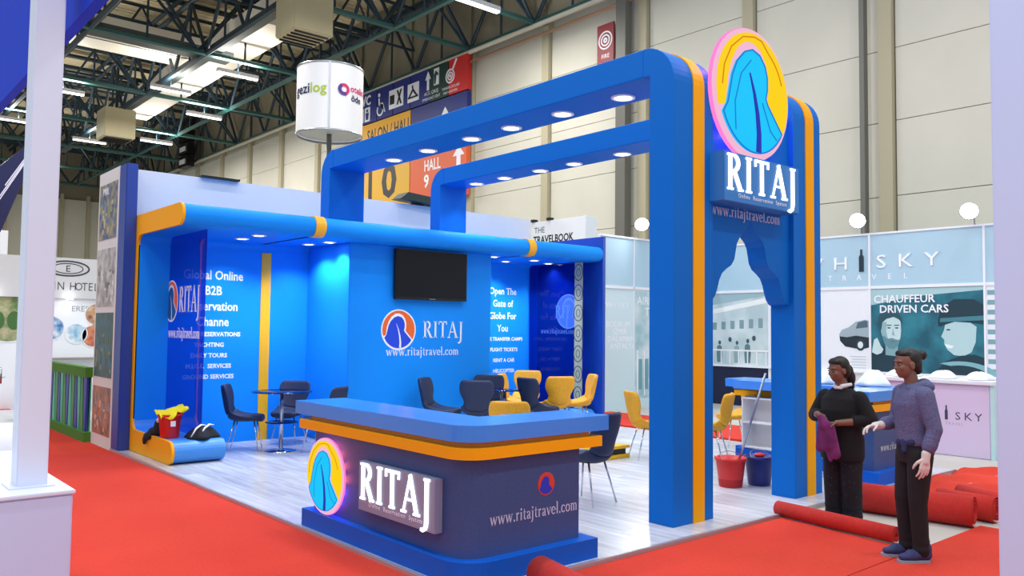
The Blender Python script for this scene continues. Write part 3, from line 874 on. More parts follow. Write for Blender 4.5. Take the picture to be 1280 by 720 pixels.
def make_chair(label, mat, group):
    t = thing('dining_chair', label, 'chair', (0, 0, 0), group)
    # seat: (y, z, half width, curl direction, amount, normal)
    seat = [(.25, .435, .17, 0, 1, .0, 0, 1), (.235, .45, .20, 0, 1, .005, 0, 1), (.15, .455, .225, 0, 1, .01, 0, 1), (.02, .445, .24, 0, 1, .03, 0, 1),
            (-.1, .445, .245, 0, 1, .06, 0, 1), (-.185, .46, .235, .3, .95, .09, .2, .97), (-.225, .50, .215, .6, .8, .08, .7, .7)]
    back = [(-.222, .49, .212, .6, .8, .08, .7, .7), (-.245, .545, .195, .9, .4, .07, .95, .3), (-.26, .60, .178, 1, .1, .06, 1, .1), (-.27, .655, .195, 1, 0, .065, 1, .1), (-.283, .73, .245, 1, 0, .075, 1, .12),
            (-.298, .82, .25, 1, 0, .07, 1, .15), (-.312, .895, .235, 1, 0, .06, 1, .15), (-.317, .925, .20, 1, 0, .05, 1, .15)]
    for nm, rows, th_ in (('seat', seat, .095), ('backrest', back, .068)):
        o = obj(nm, shell_grid(rows, thick=th_), mat, t, False, True)
        md = o.modifiers.new('round', 'SUBSURF'); md.levels = 1; md.render_levels = 1
    for sx in (-1, 1):
        tube('leg', [(sx * .13, .14, .43), (sx * .19, .21, 0)], [.011, .008], chrome, t, 8, False)
        tube('leg', [(sx * .13, -.12, .43), (sx * .2, -.23, 0)], [.011, .008], chrome, t, 8, False)
    box('underframe', -.14, .14, -.13, .15, .415, .43, black_plastic, t, 0, keep=False)
    return t
RIGHT, LEFT, NEAR, AWAY = (.756, -.654), (-.756, .654), (-.653, -.756), (.653, .756)
def face_dir(a, b=(0, 0), w=0.0):
    return math.atan2(-(a[0] + b[0] * w), a[1] + b[1] * w)
GR = 'upholstered chairs with chrome legs'
chairs = [
 ('n', 4.86, 11.42, face_dir(RIGHT, AWAY, .15), 'navy chair at the round glass table, nearest the bench, facing right'),
 ('n', 5.62, 11.62, face_dir(NEAR, LEFT, .1), 'navy chair behind the round glass table, seen from the front'),
 ('n', 5.62, 10.56, face_dir(LEFT, AWAY, .25), 'navy chair at the glass table beside the counter end, facing left'),
 ('N', 7.53, 10.35, face_dir(RIGHT, NEAR, .25), 'navy chair in front of the blue centre wall below the web address, facing right'),
 ('N', 7.86, 9.85, face_dir(AWAY, RIGHT, .1), 'dark navy chair turned its back, seen just above the counter top'),
 ('N', 8.55, 10.50, face_dir(NEAR, LEFT, .1), 'navy chair facing the camera behind the one with its back turned'),
 ('Y', 9.34, 10.62, face_dir(RIGHT, NEAR, .2), 'yellow chair in side view against the blue centre wall, facing right'),
 ('Y', 10.1, 11.3, face_dir(NEAR, LEFT, .2), 'yellow chair farthest back in the right recess, facing the camera'),
 ('N', 9.06, 9.78, face_dir(AWAY, RIGHT, 1.2), 'navy chair between the yellow chairs right of the group'),
 ('Y', 9.62, 10.02, face_dir(AWAY, LEFT, .35), 'yellow chair with its back turned beside the navy chair in front of the dark glass'),
 ('Y', 10.22, 10.1, face_dir(LEFT, NEAR, .15), 'yellow chair facing left in front of the dark glass panel'),
 ('y', 6.42, 7.42, face_dir(AWAY, RIGHT, .1), 'yellow chair of which only the back shows above the counter top'),
 ('n', 6.15, 5.92, face_dir(LEFT, AWAY, .9), 'navy chair right behind the end of the counter, nearest the camera'),
 ('y', 8.92, 7.40, face_dir(RIGHT, AWAY, .2), 'single yellow chair standing free left of the portal pillar'),
 ('y', 9.40, 6.76, face_dir(LEFT, AWAY, .5), 'yellow chair half hidden by the pillar, seen through the arch'),
 ('y', 10.98, 7.40, face_dir(LEFT, NEAR, .2), 'yellow chair seen through the arch between the front yellow chair and the shelves'),
]
protos = {}
for kind, x, y, rz, lb in chairs:
    big = kind.isupper(); kind = kind.lower()
    if kind not in protos:
        c = make_chair(lb, navy_fab if kind == 'n' else yellow_fab, GR); c.location = (x, y, 0.0); c.rotation_euler = (0, 0, rz); protos[kind] = c
    else:
        c = dup(protos[kind], (x, y, 0.0), rz, lb, GR)
    c.scale = (1.07,) * 3 if big else (1, 1, 1)

def glass_table(label, x, y, h=.82, r=.42):
    t = thing('glass_table', label, 'table', (x, y, 0))
    lathe('table_top', [(0, h - .012), (r - .004, h - .012), (r, h - .006), (r - .004, h), (0, h)], (x, y, 0), tinted_glass('table_glass', '#7E93B4', .12), t, 40)
    lathe('table_top_ring', [(.09, h - .02), (.1, h - .013), (0, h - .0125), (0, h - .02)], (x, y, 0), chrome, t, 20)
    tube('column', [(x, y, .02), (x, y, h - .015)], .028, chrome, t, 12)
    lathe('foot', [(0, 0), (.22, 0), (.22, .01), (.05, .03), (.03, .05), (0, .05)], (x, y, 0), chrome, t, 32)
    lathe('shelf', [(0, .40), (.22, .40), (.22, .41), (0, .41)], (x, y, 0), MATS.get('tg') or tinted_glass('table_shelf_glass', '#7E93B4', .12), t, 32)
glass_table('round glass table with chrome column among the navy chairs near the bench', 5.20, 10.98, .84)
glass_table('round glass table in the chair group before the centre wall', 8.42, 9.90, .80, .27)

# yellow and black floor stage box
st = thing('yellow_step', 'low yellow and black step on the floor behind the counter end', 'step', (8.45, 7.75, 0))
box('tread', 8.15, 8.78, 7.62, 7.92, .13, .17, M('step_yellow', '#F0C010', .5), st, .006)
box('frame', 8.2, 8.73, 7.66, 7.88, .05, .13, black_plastic, st)
box('foot_rail', 8.15, 8.78, 7.62, 7.92, .0, .05, M('step_yellow', '#F0C010', .5), st, .006)

# buckets
def bucket(name, label, mat, c, r=.165, h=.31, handle=True, liquid=None, band=None):
    t = thing(name, label, 'bucket', c)
    lathe('body', [(0, .0), (r * .74, 0), (r * .76, .01), (r * .97, h - .03), (r * 1.05, h - .03), (r * 1.06, h), (r * .97, h), (r * .73, .015), (0, .015)], c, mat, t, 32)
    if liquid: lathe('water', [(0, h * .6), (r * .86, h * .6)], c, liquid, t, 24)
    if band: lathe('lower_band', [(r * .763, .012), (r * .865, h * .5), (r * .868, h * .5), (r * .766, .012)], c, band, t, 32)  # darker band round the lower half of the bucket
    if handle:
        pts = [(c[0] + r * 1.06 * math.cos(a), c[1] + r * .5 * math.sin(a) - .02, c[2] + h - .01 + .0 + .07 * math.sin(a)) for a in [PI * k / 14 for k in range(15)]]
        tube('handle', pts, .004, steel, t, 6)
    return t
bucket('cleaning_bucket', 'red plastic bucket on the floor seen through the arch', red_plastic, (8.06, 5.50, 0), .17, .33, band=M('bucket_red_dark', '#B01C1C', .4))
bucket('cleaning_bucket', 'dark blue plastic bucket on the floor beside the red one', M('navy_plastic', '#27307C', .35), (8.42, 5.36, 0), .165, .33)
rag = bmesh.new(); b_ellipsoid(rag, (8.43, 5.36, .335), (.07, .06, .03))
prop(obj('cleaning_rag', rag, red_plastic, None, True, True), 'small red rag lying on top of the dark blue bucket', 'rag')
mp_ = thing('mop', 'mop with grey metal handle leaning from the red bucket to the pillar', 'mop', (8.05, 5.47, .02))
tube('handle', [(8.05, 5.47, .05), (7.985, 5.0, 1.30)], .013, steel, mp_, 8)
bm = bmesh.new(); b_ellipsoid(bm, (8.05, 5.48, .08), (.08, .08, .06)); obj('mop_head', bm, offwhite, mp_, True, True)
# striped floor cloth by the bucket
cl = thing('floor_cloth', 'crumpled striped cloth on the floor behind the red bucket', 'cloth', (8.1, 6.2, 0))
for k, hx in enumerate(('#C04A44', '#DAD6D6', '#4E7F86', '#C04A44')):
    bm = bmesh.new(); b_ellipsoid(bm, (7.95 + k * .1, 6.25 - k * .03, .03 + .02 * (k % 2)), (.06, .22, .05)); obj('fold', bm, M('cloth_' + hx[1:], hx, .9), cl, True, True)

# things on the bench
bb = bucket('cleaning_bucket', 'red bucket with white label standing on the blue bench', red_plastic, (3.70, 11.08, .292), .15, .31, handle=False)
prism('sticker', [(3.66, .45), (3.72, .45), (3.72, .52), (3.66, .52)], lambda u, v, a: (u, 10.935 - (u - 3.63) * .1 + .02 * a, v), 0, .5, white, bb)
def cloth_blob(name, label, cat, centre, size, mat, seed, parts=(), flatten=.3):
    """draped crumpled cloth: a ragged dome mesh with folds"""
    rnd = random.Random(seed)
    bm = bmesh.new(); n, m = 26, 9
    ph = [rnd.uniform(0, 6.28) for _ in range(6)]
    rings = []
    top = bm.verts.new((centre[0], centre[1], centre[2] + size[2]))
    for j in range(1, m + 1):
        ring = []
        for k in range(n):
            a = 2 * PI * k / n; q = j / m
            rr = q * (1 + .16 * math.sin(3 * a + ph[0]) + .10 * math.sin(5 * a + ph[1]) * q)
            z = size[2] * (1 - q ** 2.2) * (1 + .22 * math.sin(4 * a + ph[2]) * q + .15 * math.sin(7 * a + ph[3]) * q)
            ring.append(bm.verts.new((centre[0] + size[0] * rr * math.cos(a), centre[1] + size[1] * rr * math.sin(a), centre[2] + max(z, .004))))
        rings.append(ring)
    for k in range(n):
        bm.faces.new((top, rings[0][k], rings[0][(k + 1) % n]))
    for a, b in zip(rings, rings[1:]):
        for k in range(n):
            bm.faces.new((a[k], b[k], b[(k + 1) % n], a[(k + 1) % n]))
    bm.faces.new(rings[-1][::-1])
    o = obj(name, bm, mat, None, True, True)
    return prop(o, label, cat)
black_cloth = M('black_jacket_fabric', '#10131F', .85, bump=(30, .5))
j1 = cloth_blob('jacket', 'black jacket with white stripes lying in a heap on the bench', 'jacket', (4.02, 10.84, .292), (.21, .19, .15), black_cloth, 3)
for dx in (-.05, .06):
    tube('white_stripe', [(4.02 + dx - .13, 10.70, .33), (4.02 + dx - .06, 10.72, .43), (4.02 + dx + .02, 10.77, .467), (4.02 + dx + .1, 10.83, .45)], [.006, .012, .012, .006], white, j1, 6)
j2 = thing('jacket', 'black jacket hanging over the orange bench edge beside the red bucket', 'jacket', (3.6, 11.2, .292))
bm = bmesh.new()
b_ellipsoid(bm, (3.68, 11.36, .40), (.09, .13, .14)); b_ellipsoid(bm, (3.63, 11.44, .34), (.08, .16, .06)); b_ellipsoid(bm, (3.545, 11.48, .28), (.035, .13, .05)); b_ellipsoid(bm, (3.53, 11.55, .22), (.025, .05, .06))
o = obj('body', bm, black_cloth, j2, True, True)
md = o.modifiers.new('fuse', 'REMESH'); md.mode = 'VOXEL'; md.voxel_size = .014; md.use_smooth_shade = True
md = o.modifiers.new('smooth', 'SMOOTH'); md.iterations = 3
bm = bmesh.new(); b_ellipsoid(bm, (3.62, 11.30, .50), (.025, .02, .03)); obj('white_patch', bm, white, j2, True, True)
ycl = M('yellow_cloth', '#F3E21A', .85, bump=(25, .4))
bm = bmesh.new()
nx, ny = 12, 8
gv = [[bm.verts.new((3.53 + .34 * i / nx, 10.93 + .26 * j / ny + .05 * math.sin(i * .9), .617 + .05 * math.sin(i * 1.1 + j) * .5 + (.07 * (i / nx) ** 2) - .14 * max(0, .45 - j / ny) * (1 if i < 8 else .4))) for j in range(ny + 1)] for i in range(nx + 1)]
for i in range(nx):
    for j in range(ny):
        bm.faces.new((gv[i][j], gv[i + 1][j], gv[i + 1][j + 1], gv[i][j + 1]))
yo = obj('cleaning_cloth', bm, ycl, None, True, True)
md = yo.modifiers.new('t', 'SOLIDIFY'); md.thickness = .012
prop(yo, 'bright yellow cloth draped over the red bucket on the bench', 'cloth')

# rolls of red carpet
def carpet_roll(label, a, b, r, turns=3.75, flap=None):
    a = Vector(a); b = Vector(b); d = (b - a).normalized(); side = Vector((0, 0, 1)).cross(d).normalized()
    t = thing('carpet_roll', label, 'carpet roll', (a.x, a.y, a.z - r))
    bm = bmesh.new(); n = int(turns * 22); th = .006
    pr = []
    for i in range(n + 1):
        an = 2 * PI * turns * i / n; rr = r * (.30 + .70 * i / n)
        pr.append((rr * math.cos(an), rr * math.sin(an)))
    prev = None
    for i, (u, v) in enumerate(pr):
        l = math.hypot(u, v); iu, iv = u * (1 - th / l), v * (1 - th / l)
        row = [bm.verts.new(p + side * s + Vector((0, 0, z))) for p in (a, b) for s, z in ((u, v), (iu, iv))]
        if prev:
            bm.faces.new((prev[0], row[0], row[2], prev[2])); bm.faces.new((prev[1], prev[3], row[3], row[1]))
            bm.faces.new((prev[0], prev[1], row[1], row[0])); bm.faces.new((prev[2], row[2], row[3], prev[3]))
        prev = row
    obj('rolled_sheet', bm, red_carpet_roll, t, True, True)
    tube('core', [a + d * .02, b - d * .02], r * .30, red_carpet_roll, t, 16)
    return t
carpet_roll('long thin red carpet roll lying in front of the woman in black', (7.27, 4.42, CT + .075), (7.10, 3.20, CT + .075), .075)
carpet_roll('thick red carpet roll lying behind the two women', (8.12, 4.25, GZ + .15), (8.30, 3.02, GZ + .15), .15)
carpet_roll('red carpet roll end beside the thick roll behind the woman in grey', (8.72, 3.5, GZ + .13), (8.66, 2.95, GZ + .13), .13)
carpet_roll('short red carpet roll at the right white pillar', (9.55, 3.62, GZ + .09), (9.25, 2.75, GZ + .09), .09)
carpet_roll('red carpet roll in front of the counter base', (3.93, 4.22, CT + .115), (3.68, 3.1, CT + .115), .115)
# loose wavy carpet sheet on the right
bm = bmesh.new(); nx, ny = 20, 14
gv = [[bm.verts.new((9.9 + 2.4 * i / nx - .3 * j / ny, 3.2 + 1.15 * j / ny, GZ + .03 + .025 * math.sin(i * .9 + j * .4) + .012 * math.sin(j * 1.3))) for j in range(ny + 1)] for i in range(nx + 1)]
for i in range(nx):
    for j in range(ny):
        bm.faces.new((gv[i][j], gv[i + 1][j], gv[i + 1][j + 1], gv[i][j + 1]))
co = obj('loose_carpet', bm, carpet_m, None, True, True); md = co.modifiers.new('t', 'SOLIDIFY'); md.thickness = .01
prop(co, 'loose wavy sheet of red carpet beside the lilac desk', 'carpet')
# white bags on the second counter
for i, (x, y, s) in enumerate(((10.32, 5.55, .17), (10.42, 4.95, .2))):
    cloth_blob('white_bag', ('smaller', 'larger')[i] + ' crumpled white bag on the second counter', 'bag', (x, y, 1.081), (s, s, s * 1.0), white, 20 + i)
# ================================================================== NEIGHBOURING STANDS
teal_pale = M('whisky_pale_panel', '#CFE8EE', .5)
head_m = M('whisky_header', '#AECFE2', .45)
# ---- car hire stand: wall facing us beyond the end wall (Y = 12.5) and long wall (X = 17.3)
wk = thing('car_hire_stand', 'pale blue-white car hire stand walls with printed panels and WHISKY header', 'stand', (15.5, 12.5, GZ))
YW, XW, ZW = 12.5, 17.3, 3.86
for x0, x1 in ((13.35, 14.5), (14.5, 15.9), (15.9, 17.3)):
    box('wall_panel', x0 + .012, x1 - .012, YW, YW + .06, GZ, 2.70, teal_pale, wk)
    box('header_panel', x0 + .012, x1 - .012, YW, YW + .06, 2.76, ZW, head_m, wk)
    box('post', x0 - .012, x0 + .012, YW - .02, YW + .06, GZ, ZW + .02, white, wk)
box('rail', 13.35, 17.3, YW - .02, YW + .04, 2.70, 2.76, white, wk)
box('top_rail', 13.35, 17.3, YW - .02, YW + .06, ZW, ZW + .04, white, wk)
for k, ch in enumerate('WHISKY'): text(ch, .17, 'Y', 13.56 + k * .145, 2.27, YW, white_print, wk, name='letter')
for i, s in enumerate(('BODRUM', 'IZMIR', 'DALAMAN', 'ANTALYA')):
    text(s, .19, 'Y', 13.98 + .05 * i, 1.83 - i * .165, YW, white_print, wk)
flat('print', rect(14.55, 15.88, .2, 2.66), 'Y', YW, M('airport_print', '#9DC4CC', .5, noise=(2.0, .3, '#DDEBEF')), wk)
text('AIRPORT', .27, 'Y', 14.62, 2.36, YW - .004, white_print, wk, align='LEFT'); text('TRANSFER', .27, 'Y', 14.9, 2.1, YW - .004, white_print, wk, align='LEFT')
for k in range(5):
    flat('print_window', rect(14.68 + k * .22, 14.80 + k * .22, .4, 1.1), 'Y', YW - .004, M('airport_window_print', '#6FA3AE', .5), wk)
    flat('print_shape', rect(14.62 + k * .25, 14.66 + k * .25, .25, 1.3), 'Y', YW - .004, white_print, wk)
# long wall
ys = [12.5, 10.72, 8.3, 6.04, 3.8]
for i in range(4):
    ya, yb = ys[i + 1], ys[i]
    box('wall_panel', XW, XW + .06, ya + .012, yb - .012, .93, 2.70, (white, white, M('chauffeur_teal', '#2F8798', .5), white)[i], wk)
    box('lower_panel', XW, XW + .06, ya + .012, yb - .012, GZ, .90, (M('whisky_navy', '#10163F', .5), offwhite, offwhite, offwhite)[i], wk)
    box('header_panel', XW, XW + .06, ya + .012, yb - .012, 2.76, ZW, head_m, wk)
    box('post', XW - .03, XW + .06, ya - .02, ya + .02, GZ, ZW + .02, white, wk)
box('rail', XW - .02, XW + .04, 3.8, 12.5, 2.70, 2.76, white, wk)
box('ledge', XW - .06, XW + .04, 3.8, 12.5, .90, .945, white, wk)
box('top_rail', XW - .02, XW + .06, 3.8, 12.5, ZW, ZW + .04, white, wk)
pale_l = M('header_letter_white', '#F4F8FF', .4)
for ch, y in zip('WHSKY', (9.62, 8.95, 8.05, 7.55, 7.02)):
    text(ch, .40, 'X', y, 3.14, XW, pale_l, wk, extrude=.02, sx=1.25, name='letter')
flat('bottle_letter', [(8.43, 3.08), (8.53, 3.08), (8.53, 3.40), (8.50, 3.45), (8.50, 3.56), (8.46, 3.56), (8.46, 3.45), (8.43, 3.40)], 'X', XW, M('bottle_dark', '#23343F', .4), wk, 0, .02)
for k, ch in enumerate('TRAVEL'):
    text(ch, .17, 'X', 9.2 - k * .33, 2.90, XW, pale_l, wk, name='letter')
# chauffeur poster: flat print shapes on the teal panel (face X, u = Y runs to the left)
pm = lambda n, h: M('poster_' + n, h, .55)
def pl(pts, m, d): return flat('print', pts, 'X', XW, m, wk, d, d + .002)
pl(rect(6.06, 8.28, .94, 2.69), M('poster_ground', '#2A7F92', .55, noise=(2.2, .35, '#15566A')), 0)
pl([(8.28, 2.69), (8.28, 2.35), (7.4, 2.52), (6.06, 2.62), (6.06, 2.69)], pm('pale', '#A9CDD4'), .002)
pl([(8.28, .94), (8.28, 1.35), (8.12, 1.46), (7.85, 1.52), (7.6, 1.35), (7.48, .94)], pm('jacket', '#123645'), .002)
pl([(7.98, 1.6), (7.98, 1.3), (7.72, 1.28), (7.72, 1.55)], pm('neck', '#7FA9B2'), .004)
pl([(8.06, 1.98), (8.07, 1.78), (8.02, 1.60), (7.93, 1.48), (7.84, 1.45), (7.74, 1.50), (7.67, 1.64), (7.65, 1.82), (7.66, 2.0), (7.74, 2.12), (7.9, 2.16), (8.02, 2.1)], pm('face', '#C4DDE1'), .006)
pl([(8.06, 1.98), (8.07, 1.78), (8.02, 1.60), (7.93, 1.48), (7.92, 1.62), (7.96, 1.8), (7.95, 2.0)], pm('face_side', '#8DB4BC'), .007)
pl([(8.12, 1.86), (8.12, 2.12), (8.0, 2.26), (7.8, 2.26), (7.66, 2.12), (7.62, 1.98), (7.68, 2.04), (7.8, 2.10), (7.95, 2.06), (8.04, 1.98), (8.06, 1.84)], pm('hair', '#24505E'), .008)
pl([(8.05, 1.70), (8.0, 1.54), (7.90, 1.44), (7.80, 1.43), (7.70, 1.52), (7.66, 1.66), (7.70, 1.62), (7.76, 1.63), (7.84, 1.66), (7.93, 1.64), (8.0, 1.70)], pm('beard', '#5F8E9A'), .008)
for y in (7.90, 7.74): pl(ell(y, 1.87, .038, .014, 14), pm('eye', '#1B3D4A'), .009); pl(rect(y - .05, y + .05, 1.915, 1.935), pm('brow', '#2C5663'), .009)
pl(rect(7.77, 7.87, 1.575, 1.595), pm('lip', '#7C5F68'), .010)
pl([(7.82, 1.86), (7.84, 1.72), (7.77, 1.71), (7.79, 1.74)], pm('nose', '#8DB4BC'), .009)
pl([(8.27, 1.35), (8.22, 1.62), (8.15, 1.66), (8.08, 1.5), (8.02, 1.42), (8.06, 1.34), (8.16, 1.3)], pm('face', '#C4DDE1'), .010)
pl([(6.78, 1.95), (6.80, 1.84), (6.86, 1.70), (6.80, 1.64), (6.80, 1.55), (6.74, 1.44), (6.62, 1.34), (6.45, 1.32), (6.3, 1.4), (6.22, 1.6), (6.2, 1.9), (6.4, 2.05), (6.66, 2.05)], pm('face2', '#B4D4DA'), .004)
pl([(6.80, 1.56), (6.62, 1.52), (6.66, 1.47), (6.75, 1.48)], pm('smile', '#EAF4F5'), .006)
pl(ell(6.72, 1.84, .04, .014, 14), pm('eye', '#1B3D4A'), .006)
pl([(6.90, 1.90), (6.92, 2.02), (6.85, 2.30), (6.6, 2.45), (6.25, 2.44), (6.06, 2.32), (6.06, 1.95), (6.3, 1.98), (6.6, 2.0)], pm('cap', '#123645'), .006)
pl([(6.88, 1.99), (6.87, 2.07), (6.06, 2.12), (6.06, 2.03)], pm('cap_band', '#3F7F8E'), .008)
pl([(7.0, .94), (6.8, 1.2), (6.5, 1.33), (6.25, 1.36), (6.06, 1.3), (6.06, .94)], pm('jacket', '#123645'), .006)
pl([(7.3, .94)] + arc(6.5, .8, .78, 170, 60, 12, .42) + [(6.06, 1.0), (6.06, .94)], pm('wheel', '#7FB4BF'), .010)
pl([(7.15, .94)] + arc(6.5, .78, .62, 170, 60, 12, .36) + [(6.1, .94)], pm('jacket', '#123645'), .012)
text('CHAUFFEUR', .225, 'X', 8.22, 2.40, XW - .013, white_print, wk, align='LEFT', bold=.004)
text('DRIVEN CARS', .225, 'X', 8.10, 2.19, XW - .013, white_print, wk, align='LEFT', bold=.004)
# white car print
cpts = [(8.33, 1.45), (8.50, 1.40), (8.86, 1.46), (8.98, 1.58), (9.0, 1.72), (8.94, 1.82), (8.78, 1.88), (8.62, 2.0), (8.42, 2.04), (8.33, 2.02)]
pl(cpts, pm('car_body', '#9FB2BC'), .002)
pl([(8.33, 1.45), (8.50, 1.40), (8.86, 1.46), (8.98, 1.58), (8.99, 1.68), (8.82, 1.66), (8.62, 1.70), (8.33, 1.66)], pm('car_dark', '#1C2A38'), .004)
pl([(8.36, 1.88), (8.62, 1.85), (8.58, 1.98), (8.40, 2.03), (8.36, 2.0)], pm('car_glass', '#4E6674'), .004)
pl(ell(8.52, 1.50, .105, .125, 20), pm('eye', '#1B2630'), .006); pl(ell(8.52, 1.50, .06, .075, 16), pm('rim', '#DDE6EA'), .008)
for k in range(5): pl(rect(8.4, 8.75 - .04 * (k % 2), 1.0 + k * .06, 1.015 + k * .06), pm('line', '#C4CBD2'), .002)
# airport photo panel behind the arch
pl(rect(10.75, 12.46, .95, 2.69), M('airport_photo', '#D9E6EA', .55, noise=(1.5, .2, '#B7CDD4')), 0)
pl([(10.75, 2.69), (12.46, 2.69), (12.46, 2.40), (10.75, 2.62)], pm('sky', '#9DBBC6'), .002)
pl([(10.75, 2.58), (12.46, 2.28), (12.46, 2.16), (10.75, 2.45)], pm('roof', '#F1F5F6'), .004)
for k in range(6): pl(rect(10.9 + k * .26, 11.02 + k * .26, 1.85 - k * .01, 2.08 - k * .02), pm('win', '#7F9EA8'), .004)
for k, (y, w, h) in enumerate(((11.15, .17, .62), (11.32, .14, .55), (11.62, .13, .5), (11.82, .16, .58), (12.12, .13, .5))):
    m_ = pm('crowd%d' % (k % 3), ('#C9D8DC', '#5F828C', '#8FAAB2')[k % 3])
    pl([(y - w * .5, 1.0), (y + w * .5, 1.0), (y + w * .62, 1.0 + h * .45), (y + w * .5, 1.0 + h * .78), (y, 1.0 + h * .86), (y - w * .5, 1.0 + h * .78), (y - w * .66, 1.0 + h * .4)], m_, .004)
    pl(ell(y - .01, 1.0 + h * .97, w * .3, w * .38, 14), pm('crowd_head', '#41555C'), .005)
pl(rect(10.75, 12.46, 1.28, 1.32), pm('roof', '#F1F5F6'), .008)
for k in range(7): pl(rect(10.8 + k * .25, 10.83 + k * .25, .96, 1.32), pm('roof', '#F1F5F6'), .007)
# right-most facade print
for k in range(9): pl(rect(3.85, 6.0, 1.0 + k * .19, 1.09 + k * .19), pm('facade', '#7CA6B4'), .002)

# floodlights on arms over the stand
def floodlight(label, x, y, z, aim, energy=60):
    t = thing('floodlight', label, 'floodlight', (x, y, ZW))
    tube('arm', [(x + .25, y, ZW + .02), (x + .22, y, z + .05), (x, y, z + .02)], .014, steel, t, 8)
    d = Vector(aim).normalized(); q = d.to_track_quat('Z', 'Y').to_matrix().to_4x4()
    bm = bmesh.new(); b_lathe(bm, [(0, -.12), (.07, -.11), (.15, -.02), (.17, .05), (.16, .05), (.14, -.01), (0, -.02)], (0, 0, 0), 24)
    bm.transform(Matrix.Translation((x, y, z)) @ q); obj('reflector', bm, steel, t, True, True)
    bm = bmesh.new(); b_lathe(bm, [(0, .04), (.155, .04), (.155, .03), (0, .03)], (0, 0, 0), 24)
    bm.transform(Matrix.Translation((x, y, z)) @ q); obj('lens', bm, M('flood_lens_lit', '#FFFDF8', .3, emit=25), t)
    l = bpy.data.lights.new('flood_beam', 'SPOT'); l.energy = energy; l.spot_size = math.radians(140); l.spot_blend = .7; l.shadow_soft_size = .12
    o = bpy.data.objects.new('flood_beam', l); o.location = Vector((x, y, z)) + d * .07; o.rotation_euler = d.to_track_quat('-Z', 'Y').to_euler(); link(o, t)
floodlight('floodlight above the pale wall between the canopy end and the pillar', 14.6, 12.35, 4.22, (-.5, -.55, -.45), 150)
floodlight('floodlight over the WHISKY header right beside the portal', 16.9, 8.36, 4.15, (-.8, -.3, -.35), 200)
floodlight('floodlight over the WHISKY header near the right white pillar', 16.9, 6.15, 4.13, (-.8, -.2, -.35), 200)

# lilac desk
dk = thing('info_desk', 'lilac-white desk with WHISKY lettering behind the woman in grey', 'desk', (13.2, 5.0, GZ))
box('body', 12.9, 13.5, 4.46, 6.1, GZ, 1.02, M('desk_lilac', '#DCCBEA', .5), dk, .01)
box('desk_top', 12.85, 13.6, 4.40, 6.15, 1.02, 1.08, white, dk, .01)
dkl = M('desk_letter_dark', '#40405A', .5)
for ch, y in zip('WHSKY', (5.42, 5.22, 4.90, 4.76, 4.62)): text(ch, .16, 'X', y, .50, 12.9, dkl, dk, name='letter', sx=1.1)
flat('bottle_letter', [(5.04, .49), (5.08, .49), (5.08, .62), (5.07, .64), (5.07, .70), (5.05, .70), (5.05, .64), (5.04, .62)], 'X', 12.9, dkl, dk)
text('T R A V E L', .05, 'X', 4.95, .42, 12.9, M('desk_letter_pale', '#A79CBC', .5), dk)
box('side_panel', 12.88, 13.5, 4.40, 4.455, GZ, 1.02, M('desk_aqua_side', '#BFE4E8', .5), dk)
# white puffs behind the desk
for i, (y, s) in enumerate(((5.8, .3), (5.2, .26), (4.7, .24))):
    cloth_blob('white_cover', ('leftmost', 'middle', 'rightmost')[i] + ' crumpled white cover lying on the lilac desk', 'cover', (13.2, y, 1.081), (.26, s * .8, .12), white, 40 + i)

# ---- TRAVELBOOK stand behind the end wall
tb = thing('book_sign', 'white box sign reading THE TRAVELBOOK above the canopy', 'sign', (14.6, 15.1, GZ))
box('box', 14.5, 14.9, 14.05, 16.05, 3.9, 4.57, white, tb, .01)
blk = M('print_black', '#17181C', .5)
text('THE', .22, 'X', 15.92, 4.27, 14.5, blk, tb, align='LEFT'); text('TRAVELBOOK', .27, 'X', 15.95, 4.0, 14.5, blk, tb, align='LEFT', bold=.008, sx=.86)
for y in (14.2, 15.9): box('support', 14.65, 14.75, y - .05, y + .05, GZ, 3.9, steel, tb)
for y in (15.95, 15.35): box('clip', 14.45, 14.6, y - .06, y + .06, 4.57, 4.64, blk, tb)

# ---- dark flood lamp lying on the pale wall, dark box
fb = thing('work_lamp', 'dark green work lamp lying on top of the pale wall below the hall sign', 'lamp', (8.5, 12.68, 4.03))
prism('housing', [(8.1, 4.10), (8.25, 4.22), (8.95, 4.17), (9.0, 4.08), (8.9, 4.04)], AX_Y, 12.45, 12.8, M('lamp_dark_green', '#22332F', .45), fb)
box('base', 8.5, 8.7, 12.6, 12.75, 4.031, 4.09, black_plastic, fb)
pb = thing('spare_panel', 'thin dark panel lying on top of the pale wall near its left end', 'panel', (4.9, 12.68, 4.03))
box('board', 4.55, 5.15, 12.55, 12.85, 4.031, 4.06, black_plastic, pb)

# ---- drum sign on a pole
dr = thing('drum_sign', 'white cylindrical drum sign with two printed logos on a tall pole', 'sign', (10.65, 20, GZ))
DC, DRr, DZ0, DZ1 = (10.65, 20.0), .885, 6.93, 8.72
lathe('drum', [(DRr, DZ0), (DRr, DZ1)], (DC[0], DC[1], 0), M('drum_white_fabric', '#EEEEF2', .7), dr, 64)
lathe('rim', [(DRr - .03, DZ0 - .03), (DRr + .01, DZ0 - .03), (DRr + .01, DZ0 + .02), (DRr - .03, DZ0 + .02), (DRr - .03, DZ0 - .03)], (DC[0], DC[1], 0), steel, dr, 64)
lathe('rim', [(DRr - .03, DZ1 - .02), (DRr + .01, DZ1 - .02), (DRr + .01, DZ1 + .03), (DRr - .03, DZ1 + .03), (DRr - .03, DZ1 - .02)], (DC[0], DC[1], 0), steel, dr, 64)
lathe('inner_disc', [(0, DZ0 + .06), (DRr - .04, DZ0 + .06)], (DC[0], DC[1], 0), M('drum_inside_grey', '#B4BAB8', .7), dr, 48)
